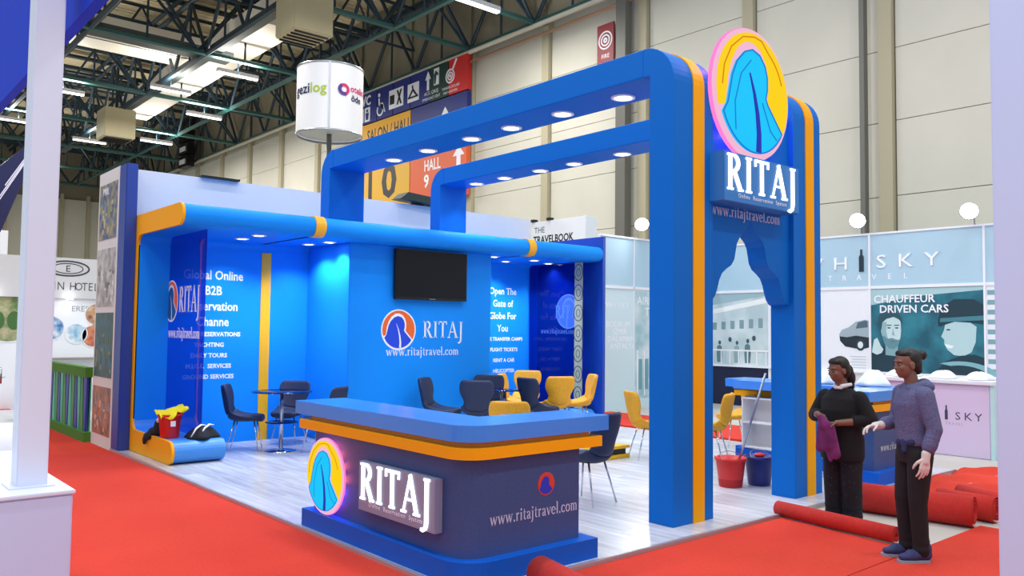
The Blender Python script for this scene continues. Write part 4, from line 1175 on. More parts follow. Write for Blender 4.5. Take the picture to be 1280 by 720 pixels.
tube('pole', [(DC[0], DC[1], GZ), (DC[0], DC[1], DZ0 + .05)], .07, steel, dr, 12)
phi = math.atan2(-DC[1], -DC[0])
def on_drum(me, u, z, mat, name='lettering', rr=DRr + .012):
    for w in me.vertices:
        a = phi + (u + w.co.x) / DRr
        w.co = (DC[0] + (rr + w.co.z) * math.cos(a), DC[1] + (rr + w.co.z) * math.sin(a), z + w.co.y)
    me.materials.clear(); me.materials.append(mat)
    return link(bpy.data.objects.new(name, me), dr)
def poly_mesh(pts):
    bm = bmesh.new(); b_prism(bm, pts, AX_Z, 0, .004); me = bpy.data.meshes.new('logo'); bm.to_mesh(me); bm.free(); return me
def ring_pts(cx, cy, r0, r1, a0=0, a1=360):
    return arc(cx, cy, r1, a0, a1, 28) + arc(cx, cy, r0, a1, a0, 28)
navy_p, lime_p, mag_p, pur_p = M('logo_navy', '#1C1A52', .5), M('logo_lime', '#A9C332', .5), M('logo_magenta', '#D4246E', .5), M('logo_purple', '#4A2A86', .5)
on_drum(text_mesh('gezi', .38, 0, 'RIGHT', .006), -.55, 7.90, navy_p)
on_drum(text_mesh('log', .38, 0, 'LEFT', .006), -.55, 7.90, lime_p)
on_drum(poly_mesh(ring_pts(.36, 0, .08, .16, 0, 359)), 0, 8.02, mag_p, 'logo_ring')
on_drum(poly_mesh(ring_pts(.36, 0, .075, .165, 120, 300)), 0, 8.02, pur_p, 'logo_ring', DRr + .02)
on_drum(text_mesh('otelini', .25, 0, 'LEFT', .005), .55, 8.0, mag_p)
on_drum(text_mesh('öde', .25, 0, 'LEFT', .006), .58, 7.75, navy_p)
on_drum(poly_mesh([(-.012, -.9), (.022, -.9), (.022, .9), (-.012, .9)]), -.02, 7.82, steel, 'seam', DRr + .015)

# ---- hall orientation sign on the cream wall
hs_ = thing('hall_sign', 'large blue, yellow and orange hall orientation sign on the cream wall', 'sign', (19.6, 30, 7))
XS = 19.55
def tile(y0, y1, z0, z1, hx, nm='tile'):
    return box(nm, XS, XS + .2, y0 + .03, y1 - .03, z0 + .03, z1 - .03, M('sign_' + hx[1:], hx, .5), hs_)
rows = [33.6, 32.25, 30.9, 29.5, 28.1, 26.75, 25.45]
cols = ['#1B2A7E', '#1B2A7E', '#1B2A7E', '#1B2A7E', '#123A33', '#D22B2B']
for i in range(6): tile(rows[i + 1], rows[i], 11.2, 12.7, cols[i])
tile(29.45, 34.0, 9.75, 11.2, '#E3A413'); tile(25.45, 29.45, 9.75, 11.2, '#1B2A7E')
tile(29.45, 34.0, 7.0, 9.75, '#DDA80E'); tile(25.45, 29.45, 7.0, 9.75, '#DE5A22')
def sp(pts, m): return flat('pictogram', pts, 'X', XS, m, hs_, 0, .02)
text('WC', .62, 'X', 33.33, 12.1, XS, white_print, hs_, bold=.02)
for yy in (33.62, 33.05):
    sp(rect(yy - .23, yy + .23, 11.32, 11.98), white_print)
    sp([(yy - .09, 11.4), (yy + .09, 11.4), (yy + .13, 11.72), (yy - .13, 11.72)], M('sign_1B2A7E', '#1B2A7E', .5)).location.x -= .02
    sp(ell(yy, 11.82, .07, .07, 12), M('sign_1B2A7E', '#1B2A7E', .5)).location.x -= .02
# wheelchair
sp(ring_pts(31.95, 11.65, .20, .28, 100, 400), white_print); sp(ell(32.05, 12.35, .09, .09, 14), white_print)
sp([(32.1, 12.2), (32.0, 12.2), (31.98, 11.95), (31.72, 11.95), (31.6, 11.5), (31.5, 11.5), (31.68, 11.87), (32.06, 11.87)], white_print)
sp(rect(30.05, 31.2, 11.5, 12.35), white_print)
ink = M('sign_ink', '#10131C', .5)
for q in ([(31.1, 11.7), (30.75, 11.7), (30.75, 12.1), (31.1, 12.1)], [(30.55, 11.6), (30.45, 11.6), (30.15, 12.25), (30.25, 12.25)], [(30.15, 11.6), (30.25, 11.6), (30.55, 12.25), (30.45, 12.25)]): sp(q, ink).location.x -= .02
sp(rect(28.85, 29.7, 11.5, 12.3), white_print)
for q in ([(29.65, 11.65), (28.9, 11.65), (28.9, 11.72), (29.65, 11.72)], [(29.65, 11.68), (29.55, 11.68), (29.25, 11.98), (29.3, 12.05)], [(28.9, 11.68), (29.0, 11.68), (29.32, 11.98), (29.25, 12.05)], [(29.24, 12.0), (29.31, 12.0), (29.36, 12.2), (29.29, 12.2)]): sp(q, ink).location.x -= .02
sp([(28.25, 11.75), (28.1, 11.75), (28.1, 12.2), (27.98, 12.2), (28.175, 12.55), (28.37, 12.2), (28.25, 12.2)], white_print)
sp(rect(27.4, 27.75, 11.85, 12.55), white_print); sp([(27.7, 11.9), (27.62, 11.9), (27.55, 12.3), (27.45, 12.2), (27.42, 12.3), (27.6, 12.45), (27.72, 12.3)], M('sign_123A33', '#123A33', .5)).location.x -= .02
text('ACİL ÇIKIŞ', .2, 'X', 27.95, 11.55, XS, white_print, hs_); text('EMERGENCY EXIT', .16, 'X', 27.95, 11.33, XS, white_print, hs_)
sp(ring_pts(26.62, 12.0, .24, .30), white_print); sp(ring_pts(26.62, 12.0, .12, .18), white_print); sp(ell(26.62, 12.0, .06, .06, 12), white_print); sp([(26.5, 12.25), (26.4, 12.25), (26.15, 12.62), (26.25, 12.64)], white_print)
text('YANGIN DOLABI', .155, 'X', 26.6, 11.5, XS, white_print, hs_); text('FIRE HOSE REEL', .14, 'X', 26.6, 11.32, XS, white_print, hs_)
text('SALON / HALL', .78, 'X', 31.25, 10.33, XS, ink, hs_, sx=.72, bold=.015)
text('1', 2.05, 'X', 32.7, 7.6, XS, ink, hs_, sx=.8, bold=.10); text('0', 2.05, 'X', 31.1, 7.6, XS, ink, hs_, sx=1.2, bold=.06)
text('HALL', .66, 'X', 27.8, 8.33, XS, white_print, hs_, sx=.75, bold=.01); text('9', .75, 'X', 28.2, 7.65, XS, white_print, hs_, bold=.02)
sp([(26.1, 8.1), (25.85, 8.1), (25.85, 8.65), (25.6, 8.65), (25.97, 9.05), (26.35, 8.65), (26.1, 8.65)], white_print)
sp([(27.0, 10.0), (26.85, 10.0), (26.85, 10.5), (26.7, 10.5), (26.92, 10.8), (27.15, 10.5), (27.0, 10.5)], white_print)
fs = thing('fire_sign', 'small dark red hose reel sign high on the cream wall above the beam', 'sign', (19.9, 18.3, 10.6))
box('plate', 19.78, 19.84, 17.95, 18.68, 10.6, 11.9, M('sign_dark_red', '#8E2430', .5), fs)
for r0, r1 in ((.26, .31), (.15, .2), (.03, .09)): flat('ring', ring_pts(18.31, 11.35, r0, r1), 'X', 19.78, white_print, fs, 0, .01)
text('FIRE', .2, 'X', 18.31, 10.75, 19.78, white_print, fs)
cam_ = thing('wall_lamp', 'small dark fitting on the cream wall between the beams', 'lamp', (19.9, 16.6, 7.3))
box('body', 19.7, 19.98, 16.75, 16.9, 7.9, 8.1, black_plastic, cam_)

# ---- photo column and striped fence on the left
pc = thing('photo_column', 'white display column with four town photographs beside the blue post', 'display', (3.4, 13.15, GZ))
box('body', 3.40, 3.55, 12.63, 13.68, GZ, 4.05, M('column_board', '#DCD8D6', .6), pc)
photos = [('#31507E', '#A79A72', 3.02, 3.86), ('#8A8A88', '#C8C8C6', 2.02, 2.88), ('#3E5240', '#2F6A7A', .98, 1.93), ('#B87E5E', '#6E5A4C', .14, .84)]
for i, (h1, h2, z0, z1) in enumerate(photos):
    p_ = flat('photograph', rect(12.70, 13.62, z0, z1), 'X', 3.40, M('photo_print_%d' % i, h1, .5, noise=(7, .5, h2)), pc)
    rnd = random.Random(i)
    for k in range(26):
        y = rnd.uniform(12.72, 13.52); z = z0 + (z1 - z0) * rnd.uniform(.06, .62); w, hh = rnd.uniform(.03, .08), rnd.uniform(.03, .09)
        flat('photo_house', [(y, z), (y + w, z), (y + w, z + hh), (y + w / 2, z + hh * 1.3), (y, z + hh)], 'X', 3.396, M('photo_house_%d_%d' % (i, k % 3), (('#C8B48C', '#5C7A9C', '#8E9A6A'), ('#B8B8B6', '#6E6E6C', '#D8D8D6'), ('#567048', '#2A5A6A', '#8A8462'), ('#D8B49A', '#C87848', '#8898B8'))[i][k % 3], .5), p_, 0, .001 + k * .0001)
text('PIRIL', .15, 'X', 13.3, 3.70, 3.395, white_print, pc)
fn = thing('striped_fence', 'low green fence with slanted blue and green slats beside the photo column', 'fence', (3.35, 15.5, GZ))
box('top_rail', 3.30, 3.42, 13.70, 18.2, .95, 1.10, grass, fn); box('bottom_rail', 3.30, 3.42, 13.70, 18.2, GZ, .12, grass, fn)
sc_ = [M('slat_blue', '#22379E', .5), M('slat_green', '#2E8A3E', .5), M('slat_teal', '#45B88E', .5)]
bm_cache = {}
for k in range(24):
    y = 13.76 + k * .185
    i = k % 3
    up = k % 2
    w0, w1 = (.19, .08) if up else (.08, .19)
    prism('slat', [(y + .075 - w0 / 2, .12), (y + .075 + w0 / 2, .12), (y + .075 + w1 / 2 + .03, .95), (y + .075 - w1 / 2 + .03, .95)], AX_X, 3.34, 3.37, sc_[i], fn)
box('back_board', 3.395, 3.405, 13.75, 18.2, .12, .95, M('slat_back_teal', '#58B89C', .6), fn)

# ---- hotel stand far left
ht = thing('hotel_stand', 'white hotel stand with grey header and round photo prints at far left', 'stand', (4, 20, GZ))
box('back_wall', 1.0, 6.2, 20.0, 20.12, GZ, 2.32, white, ht)
box('header', 1.0, 6.2, 19.9, 20.12, 2.32, 3.2, M('hotel_header', '#C9C9CD', .55), ht)
ttx = M('hotel_letter', '#3C3C44', .5)
for k, ch in enumerate('ERESIN HOTELS'):
    if ch != ' ': text(ch, .25, 'Y', 4.36 + (k - 6) * .118, 2.50, 19.9, ttx, ht, sx=.80, name='letter')
bm = bmesh.new(); f3 = plane3('Y', 19.9); _st(bm, arc(4.37, 2.97, .42, 0, 360, 28, .16), .035, 0, .004, f3); _st(bm, arc(4.37, 2.97, .3, 0, 360, 24, .11), .02, 0, .004, f3); obj('emblem_ring', bm, ttx, ht)
text('E', .2, 'Y', 4.37, 2.90, 19.895, ttx, ht)
text('ERESIN', .17, 'Y', 4.75, 2.04, 19.995, M('hotel_letter_pale', '#9A9AA2', .5), ht)
for x, z, r, h1, h2 in ((4.1, 1.67, .26, '#2F77B8', '#DCE8F2'), (4.60, 1.55, .22, '#7FB4D8', '#E8EEF2'), (4.96, 1.50, .25, '#B4442E', '#D8A07A'), (5.0, 1.98, .24, '#8A5038', '#D8B898'), (3.30, 1.92, .55, '#B9B08E', '#5B7F48')):
    d_ = flat('round_print', ell(x, z, r, r, 28), 'Y', 19.995, M('hotel_print_' + h1[1:], h1, .5, noise=(6, .5, h2)), ht)
    bm = bmesh.new(); _st(bm, arc(x, z, r, 0, 360, 28), .02, 0, .008, plane3('Y', 19.995)); obj('print_rim', bm, white, ht)
for x in (3.1, 3.4): flat('print_tree', ell(x, 1.82, .13, .2, 16), 'Y', 19.99, M('print_tree', '#3F6A34', .6), ht)
prop(box('floor_hotel_stand', 1.0, 6.2, 16.9, 19.7, GZ, GZ + .012, offwhite), kind='structure')
box('shelf', 3.9, 6.2, 19.75, 20.0, .98, 1.03, M('shelf_wood_grey', '#8E8A86', .6), ht)
for x in (3.0, 4.4, 5.4):
    s_ = lathe('downlight', [(0, 2.30), (.07, 2.30), (.07, 2.318), (0, 2.318)], (x, 19.8, 0), lamp_on, ht, 16)
def cafe_table(label, x, y):
    t = thing('cafe_table', label, 'table', (x, y, GZ))
    lathe('table_top', [(0, .72), (.42, .72), (.42, .75), (0, .75)], (x, y, 0), white, t, 28)
    tube('column', [(x, y, GZ + .02), (x, y, .72)], .04, chrome, t, 10); lathe('foot', [(0, GZ), (.26, GZ), (.26, GZ + .02), (0, GZ + .05)], (x, y, 0), chrome, t, 24)
cafe_table('white round table behind the striped fence', 4.15, 18.6); cafe_table('white round table at the hotel stand beyond the bar stool', 2.6, 18.4)
def tub_chair(label, x, y, rz):
    t = thing('tub_chair', label, 'chair', (x, y, GZ), 'white tub chairs', rz)
    def loc(o): o.parent = t; return o
    bm = bmesh.new()
    pts = []
    for k in range(17):
        a = math.radians(-20 + 220 * k / 16); pts.append((.27 * math.cos(a), -.27 * math.sin(a)))
    n = len(pts)
    vs = [[bm.verts.new((px * s, py * s, z)) for px, py in pts] for s, z in ((.92, .42), (1.0, .6), (1.05, .84))]
    for a, b in zip(vs, vs[1:]):
        for k in range(n - 1): bm.faces.new((a[k], a[k + 1], b[k + 1], b[k]))
    o = obj('backrest', bm, white, t, False, True); md = o.modifiers.new('t', 'SOLIDIFY'); md.thickness = .025
    lathe('seat', [(0, .42), (.25, .42), (.26, .44), (.25, .46), (0, .465)], (0, 0, 0), white, t, 24, False)
    for sx in (-1, 1):
        for sy in (-1, 1): tube('leg', [(sx * .15, sy * .15, .42), (sx * .22, sy * .22, 0)], .012, chrome, t, 6, False)
    return t
tc1 = tub_chair('white tub chair just behind the green fence rail', 4.2, 17.6, 0.5)
dup(tc1, (4.75, 18.9, GZ), 2.2, 'white tub chair below the round prints beside the photo column', 'white tub chairs')
dup(tc1, (3.75, 19.2, GZ), -1.5, 'white tub chair at the hotel stand right behind the white pillar', 'white tub chairs')
bs = thing('bar_stool', 'white and chrome bar stool left of the white pillar', 'stool', (2.2, 15.0, GZ))
x, y = 2.2, 15.0
lathe('seat', [(0, .78), (.19, .78), (.2, .8), (.19, .83), (0, .84)], (x, y, 0), white, bs, 24)
pts = [(x + .2 * math.cos(math.radians(a)), y - .2 * math.sin(math.radians(a)), 1.05) for a in range(-200, 21, 20)]
tube('back_rail', [(pts[0][0], pts[0][1], .82)] + pts + [(pts[-1][0], pts[-1][1], .82)], .02, chrome, bs, 8)
tube('column', [(x, y, GZ + .03), (x, y, .78)], .03, chrome, bs, 10); lathe('foot', [(0, GZ), (.22, GZ), (.22, GZ + .02), (.04, GZ + .06), (0, GZ + .06)], (x, y, 0), chrome, bs, 24)
bm = bmesh.new(); _st(bm, arc(x, y, .15, 0, 360, 20), .02, .28, .30, lambda u, v, a: (u, v, a)); obj('foot_ring', bm, chrome, bs)
ws = box('white_wall_sign', -1.0, 4.2, 26, 26.1, 2.2, 4.3, white); prop(ws, 'white sign board at far left beyond the hotel stand', 'sign')

# ---- white desk and pillar in the left foreground, blue fascia above
DKX, DKY = 1.10, 4.72
fd = thing('white_desk', 'glossy white desk in the near left corner carrying a white pillar', 'desk', (0.5, 5.2, GZ))
gloss_w = M('gloss_white', '#DDE3F8', .35)
box('body', -0.6, DKX, DKY, 6.4, GZ, .88, lilac_white, fd, .008)
box('desk_top', -0.62, DKX + .01, DKY - .01, 6.42, .88, .90, gloss_w, fd, .004)
pr_ = thing('white_pillar', 'slim white pillar rising from the white desk in the left foreground', 'pillar', (.95, 4.98, .9))
box('shaft', .875, 1.02, 4.91, 5.06, .90, 4.5, gloss_w, pr_, .006)
box('foot_plate', .84, 1.05, 4.88, 5.10, .90, .908, gloss_w, pr_)
fa = thing('blue_fascia', 'royal blue overhead fascia in the upper left corner behind the white pillar', 'fascia', (1.1, 7, 3.45))
box('panel', 1.1, 1.16, 4.0, 13.0, 3.46, 4.6, M('royal_blue', '#1C3EC4', .6, spec=.1), fa)
flat('dark_mark', ell(7.7, 4.37, .14, .09, 20), 'X', 1.1, M('mark_navy', '#141A3C', .5), fa)
nb = thing('navy_banner', 'dark navy slanted banner with thin white lines at the left edge below the fascia', 'banner', (1.73, 13.27, GZ))
prism('sheet', [(1.75, 2.3), (1.75, 3.66), (2.01, 3.94), (2.38, 4.36), (2.58, 4.52), (2.40, 4.10), (2.04, 3.02)], AX_Y, 13.2, 13.24, M('navy_sheet', '#171E52', .5), nb)
for k in range(3):
    bm = bmesh.new(); _st(bm, [(1.95 + k * .06, 3.35 + k * .16), (2.35 + k * .04, 4.12 + k * .1)], .014, 0, .004, plane3('Y', 13.199)); obj('line', bm, white_print, nb)
tube('pole', [(1.73, 13.27, GZ), (1.73, 13.27, 3.66)], .03, steel, nb, 8); tube('arm', [(1.73, 13.27, 3.62), (2.56, 13.27, 4.52)], .02, steel, nb, 8)
# right foreground pillar
rp_ = thing('white_pillar', 'wide white pillar cut by the right edge of the view', 'pillar', (3.7, 1.0, GZ))
box('shaft', 3.50, 3.90, .80, 1.19, GZ, 4.2, lilac_white, rp_, .006)
box('foot_plate', 3.47, 3.93, .77, 1.22, GZ, GZ + .01, lilac_white, rp_)
# white seats at the very left of the aisle
dup(tc1, (1.50, 8.85, GZ), 2.6, 'white tub chair at the left edge behind the white desk', 'white tub chairs')
la = thing('line_array', 'tall dark speaker column hanging before the far cream wall', 'speaker', (19.2, 55.6, 12.4))
for k in range(4): box('cabinet', 18.9, 19.4, 55.0, 56.6, 12.35 + k * .85, 13.1 + k * .85, black_plastic, la)
for k in (0, 1): box('lamp_box', 18.85, 18.95, 55.3, 56.3, 12.55 + k * .85, 12.85 + k * .85, offwhite, la)
box('hanger', 19.1, 19.2, 55.7, 55.8, 15.75, 16.6, truss_m, la)
# ================================================================== PEOPLE
def capsule(bm, a, b, ra, rb, flat_=(1, 1), n=6, sides=14):
    """tapered limb from a to b with rounded ends"""
    a = Vector(a); b = Vector(b); d = (b - a)
    L = d.length; d.normalize()
    up = Vector((0, 1, 0)) if abs(d.y) < .9 else Vector((1, 0, 0))
    s = d.cross(up).normalized(); w = s.cross(d).normalized()   # s, w span the section; w is near the local y axis
    st = []
    for k in range(n): 
        t = PI / 2 * (1 - k / n); st.append((-ra * math.sin(t), ra * math.cos(t)))
    st.append((0, ra)); st.append((L, rb))
    for k in range(1, n + 1):
        t = PI / 2 * k / n; st.append((L + rb * math.sin(t), rb * math.cos(t)))
    rings = []
    for x, r in st:
        r = max(r, .0008)
        rings.append([bm.verts.new(a + d * x + (s * math.cos(2 * PI * k / sides) * flat_[0] + w * math.sin(2 * PI * k / sides) * flat_[1]) * r) for k in range(sides)])
    for p, q in zip(rings, rings[1:]):
        for k in range(sides):
            l = (k + 1) % sides
            bm.faces.new((p[k], p[l], q[l], q[k]))
    bm.faces.new(rings[0][::-1]); bm.faces.new(rings[-1])

def loft(bm, secs, sides=24):
    """closed body from horizontal elliptic sections (cx, cy, z, rx, ry)"""
    rings = [[bm.verts.new((cx + rx * math.cos(2 * PI * k / sides), cy + ry * math.sin(2 * PI * k / sides), z)) for k in range(sides)] for cx, cy, z, rx, ry in secs]
    for p, q in zip(rings, rings[1:]):
        for k in range(sides):
            l = (k + 1) % sides
            bm.faces.new((p[k], p[l], q[l], q[k]))
    bm.faces.new(rings[0][::-1]); bm.faces.new(rings[-1])

def fuse(o, voxel, smooth=4, fac=.5):
    md = o.modifiers.new('fuse', 'REMESH'); md.mode = 'VOXEL'; md.voxel_size = voxel; md.use_smooth_shade = True
    if smooth:
        md = o.modifiers.new('soften', 'SMOOTH'); md.iterations = smooth; md.factor = fac
    return o

def hand(bm, wrist, d, palm_n, side, curl=.5, size=1.0, splay=.12):
    """palm with five bent fingers; d = pointing direction, palm_n = palm normal, side = direction of the thumb"""
    d = Vector(d).normalized(); n = Vector(palm_n); n = (n - d * n.dot(d)).normalized(); s = Vector(side); s = (s - d * s.dot(d) - n * s.dot(n)).normalized()
    w = Vector(wrist); S = size
    # palm: fan of four metacarpals
    knuck = []
    for i, off in enumerate((.030, .010, -.010, -.028)):
        k = w + d * (.088 - .006 * abs(i - 1)) * S + s * off * S
        capsule(bm, w + d * .012 * S + s * off * .6 * S, k, .015 * S, .0115 * S, (1, 1), 3, 8)
        knuck.append(k)
    for i, (k, L) in enumerate(zip(knuck, (.070, .080, .075, .058))):
        ang = 0; p = k; r = .0092 * S
        sp = s * splay * (1.5 - i) * .5
        for j, fr in enumerate((.45, .32, .25)):
            ang += curl * (.75, .9, .6)[j]
            dd = (d * math.cos(ang) + n * math.sin(ang) + sp).normalized()
            q = p + dd * L * fr * S
            capsule(bm, p, q, r, r * .9, (1, 1), 3, 8); p = q; r *= .92
    t0 = w + d * .02 * S + s * .025 * S
    t1 = t0 + (d * .6 + s * .75 + n * .25).normalized() * .038 * S
    t2 = t1 + (d * .85 + s * .35 + n * .35 * (1 + curl)).normalized() * .030 * S
    t3 = t2 + (d * .9 + n * .45 * (1 + curl)).normalized() * .026 * S
    capsule(bm, t0, t1, .014 * S, .0115 * S, (1, 1), 3, 8); capsule(bm, t1, t2, .011 * S, .0098 * S, (1, 1), 3, 8); capsule(bm, t2, t3, .0098 * S, .008 * S, (1, 1), 3, 8)

def head_shape(bm, c, R, S=1.0):
    """head looking along R's +x: skull, jaw, nose, brow, lips, chin, ears"""
    c = Vector(c)
    def E(p, r): b_ellipsoid(bm, c + R @ (Vector(p) * S), tuple(v * S for v in r), R, 18, 12)
    E((-.012, 0, .03), (.096, .074, .088)); E((.018, 0, -.03), (.074, .060, .084)); E((.046, 0, -.076), (.034, .034, .028)); E((.052, 0, -.09), (.022, .022, .018))
    E((.083, 0, -.012), (.014, .010, .028)); E((.094, 0, -.028), (.013, .013, .011)); E((.070, 0, .026), (.022, .052, .014))
    E((.076, 0, -.056), (.014, .022, .007)); E((.074, 0, -.067), (.014, .019, .008))
    for s in (-1, 1):
        E((.056, .036 * s, -.026), (.03, .02, .026)); E((-.008, .074 * s, -.012), (.022, .008, .032))
def eyes(parent, c, R, S, dark, skin=None):
    for s in (-1, 1):
        bm = bmesh.new(); b_ellipsoid(bm, Vector(c) + R @ (Vector((.078, .030 * s, .004)) * S), (.009 * S, .014 * S, .0055 * S), R, 12, 8); e = obj('eye', bm, M('eye_white', '#9A9088', .4), parent, False, True)
        bm = bmesh.new(); b_ellipsoid(bm, Vector(c) + R @ (Vector((.085, .031 * s, .004)) * S), (.006 * S, .0075 * S, .0068 * S), R, 10, 8); obj('iris', bm, dark, e, False, True)
        bm = bmesh.new(); b_ellipsoid(bm, Vector(c) + R @ (Vector((.085, .031 * s, .026)) * S), (.006 * S, .02 * S, .0035 * S), R, 10, 6); obj('eyebrow', bm, dark, parent, False, True)
    bm = bmesh.new(); b_ellipsoid(bm, Vector(c) + R @ (Vector((.086, 0, -.0615)) * S), (.007 * S, .021 * S, .0045 * S), R, 12, 6); obj('lips', bm, M('lips', '#7A3E3A', .5), parent, False, True)
def rotm(yaw=0, pitch=0):
    return (Matrix.Rotation(yaw, 3, 'Z') @ Matrix.Rotation(pitch, 3, 'Y'))
def shoe(bm, heel, toe, w=.043, h=.07):
    heel = Vector(heel); toe = Vector(toe); d = (toe - heel)
    capsule(bm, heel + Vector((0, 0, .042)), heel + d * .55 + Vector((0, 0, .045)), .042, .043, (1, 1))
    capsule(bm, heel + d * .45 + Vector((0, 0, .038)), toe - d.normalized() * .04 + Vector((0, 0, .03)), .044, .032, (.85, 1.1))
    capsule(bm, heel + Vector((0, 0, .05)), heel + Vector((0, 0, .10)), .04, .04)
def sole(bm, heel, toe):
    heel = Vector(heel); toe = Vector(toe); d = (toe - heel).normalized(); s = Vector((-d.y, d.x, 0)); L = (toe - heel).length
    pts = []
    for t, w in ((-.02, .0), (-.018, .028), (0, .042), (.3, .043), (.65, .05), (.88, .045), (.99, .025), (1.01, 0), ):
        pts.append((t * L if t > 0 else t, w))
    outl = [heel + d * a + s * w for a, w in pts] + [heel + d * a - s * w for a, w in pts[::-1][1:-1]]
    b_prism(bm, [(p.x, p.y) for p in outl], AX_Z, 0, .02)

# ---- woman in profile: grey hooded jacket, black trousers, white gloves
def woman_grey():
    F = math.atan2(LEFT[1] + NEAR[1] * .05, LEFT[0] + NEAR[0] * .05)
    t = thing('person', 'woman in profile with grey hooded jacket, black trousers, white gloves and hair bun', 'person', (6.74, 2.90, CT), None, F)
    HC = Vector((.045, 0, 1.535)); HR = rotm(.06, .06)
    jk = M('grey_marl_jacket', '#6A6A92', .85, noise=(150, .4, '#454870'), bump=(60, .4)); tr = M('black_trousers', '#0D0E16', .8, bump=(25, .3)); gl = M('white_gloves', '#D8D0CC', .8)
    # arms: left (towards camera) hanging, right reaching forward
    ls, le, lw = (-.01, .165, 1.295), (-.045, .235, 1.04), (.035, .245, .83)
    rs, re, rw = (-.005, -.165, 1.295), (.02, -.215, 1.06), (.20, -.16, 1.03)
    bm = bmesh.new()
    head_shape(bm, HC, HR)
    capsule(bm, (-.01, 0, 1.32), (.02, 0, 1.47), .055, .05)
    loft(bm, [(0, 0, .80, .09, .12), (-.01, 0, .88, .105, .15), (0, 0, 1.0, .085, .125), (0, 0, 1.15, .09, .13), (-.005, 0, 1.27, .09, .16), (-.01, 0, 1.34, .06, .10)])
    for s_, e_, w_ in ((ls, le, lw), (rs, re, rw)):
        capsule(bm, s_, e_, .048, .038); capsule(bm, e_, w_, .037, .026)
    hand(bm, lw, (.12, .0, -1), (0, -1, 0), (1, 0, 0), .35, .95); hand(bm, rw, (1, .1, -.12), (0, .3, -1), (0, 1, .2), .55, .95)
    for sy in (.085, -.085):
        capsule(bm, (-.01, sy, .84), (.01, sy, .47), .08, .052); capsule(bm, (.01, sy, .47), (-.015, sy, .09), .05, .035)
    fuse(obj('body', bm, skin_m, t, False, True), .0055, 3)
    eyes(t, HC, HR, 1.0, hair_m)
    # hair with bun
    bm = bmesh.new()
    def E(p, r): b_ellipsoid(bm, HC + HR @ Vector(p), r, HR, 18, 12)
    E((-.035, 0, .045), (.088, .082, .082)); E((-.06, 0, -.005), (.062, .076, .075)); E((.02, 0, .085), (.058, .068, .038)); E((-.135, 0, .065), (.040, .042, .042)); E((-.105, 0, .055), (.04, .04, .04))
    E((-.08, 0, -.05), (.04, .06, .04))
    fuse(obj('hair', bm, hair_m, t, False, True), .007, 3)
    # jacket
    bm = bmesh.new()
    loft(bm, [(-.01, 0, .90, .125, .165), (-.01, 0, .93, .132, .172), (0, 0, 1.0, .118, .158), (0, 0, 1.12, .122, .165), (.005, 0, 1.22, .125, .178), (-.005, 0, 1.30, .105, .185), (-.015, 0, 1.36, .075, .12), (-.01, 0, 1.385, .062, .085)])
    for s_, e_, w_ in ((ls, le, lw), (rs, re, rw)):
        s_, e_, w_ = Vector(s_), Vector(e_), Vector(w_)
        capsule(bm, s_, e_, .073, .058); m_ = e_.lerp(w_, .62); capsule(bm, e_, m_, .058, .05)
        for q in (.35, .5, .62): capsule(bm, e_.lerp(w_, q - .03), e_.lerp(w_, q), .058, .054)
    capsule(bm, (-.085, -.08, 1.36), (-.085, .08, 1.36), .05, .05); capsule(bm, (-.04, .085, 1.375), (.05, .055, 1.35), .035, .025); capsule(bm, (-.04, -.085, 1.375), (.05, -.055, 1.35), .035, .025); capsule(bm, (-.1, 0, 1.37), (-.1, 0, 1.31), .055, .04)
    jo = fuse(obj('jacket', bm, jk, t, False, True), .008, 3)
    capb = bmesh.new(); capsule(capb, (.06, .11, .93), (.10, .0, .92), .035, .035); capsule(capb, (.09, .05, .93), (.10, .06, .86), .032, .025)
    fuse(obj('tied_sleeves', capb, M('dark_blue_sleeves', '#26305C', .85), t, False, True), .009, 2)
    # trousers
    bm = bmesh.new()
    loft(bm, [(-.012, 0, .76, .11, .14), (-.018, 0, .84, .128, .168), (-.01, 0, .93, .115, .158), (-.005, 0, .965, .11, .15)])
    for sy, dx in ((.085, 0), (-.085, .02)):
        capsule(bm, (-.01, sy, .82), (.012 + dx, sy, .47), .098, .072); capsule(bm, (.012 + dx, sy, .47), (-.01 + dx, sy, .08), .07, .058)
        for z in (.1, .16): capsule(bm, (-.008 + dx, sy, z), (-.008 + dx, sy, z + .02), .064, .06)
    fuse(obj('trousers', bm, tr, t, False, True), .008, 3)
    for wr, d, n, s, c in ((lw, (.12, .0, -1), (0, -1, 0), (1, 0, 0), .35), (rw, (1, .1, -.12), (0, .3, -1), (0, 1, .2), .55)):
        bm = bmesh.new(); hand(bm, wr, d, n, s, c, 1.06); w = Vector(wr); dd = Vector(d).normalized(); capsule(bm, w - dd * .03, w + dd * .03, .034, .030)
        fuse(obj('glove', bm, gl, t, False, True), .0045, 2)
    sh = M('blue_sneaker', '#2C3566', .7); so = M('sneaker_sole', '#8F95A8', .6)
    for sy, hx in ((.085, -.05), (-.085, -.02)):
        bm = bmesh.new(); shoe(bm, (hx, sy, .012), (hx + .235, sy * 1.15, .012)); so_ = fuse(obj('shoe', bm, sh, t, False, True), .007, 2)
        bm = bmesh.new(); sole(bm, (hx, sy, 0), (hx + .235, sy * 1.15, 0)); obj('sole', bm, so, so_, False)
woman_grey()

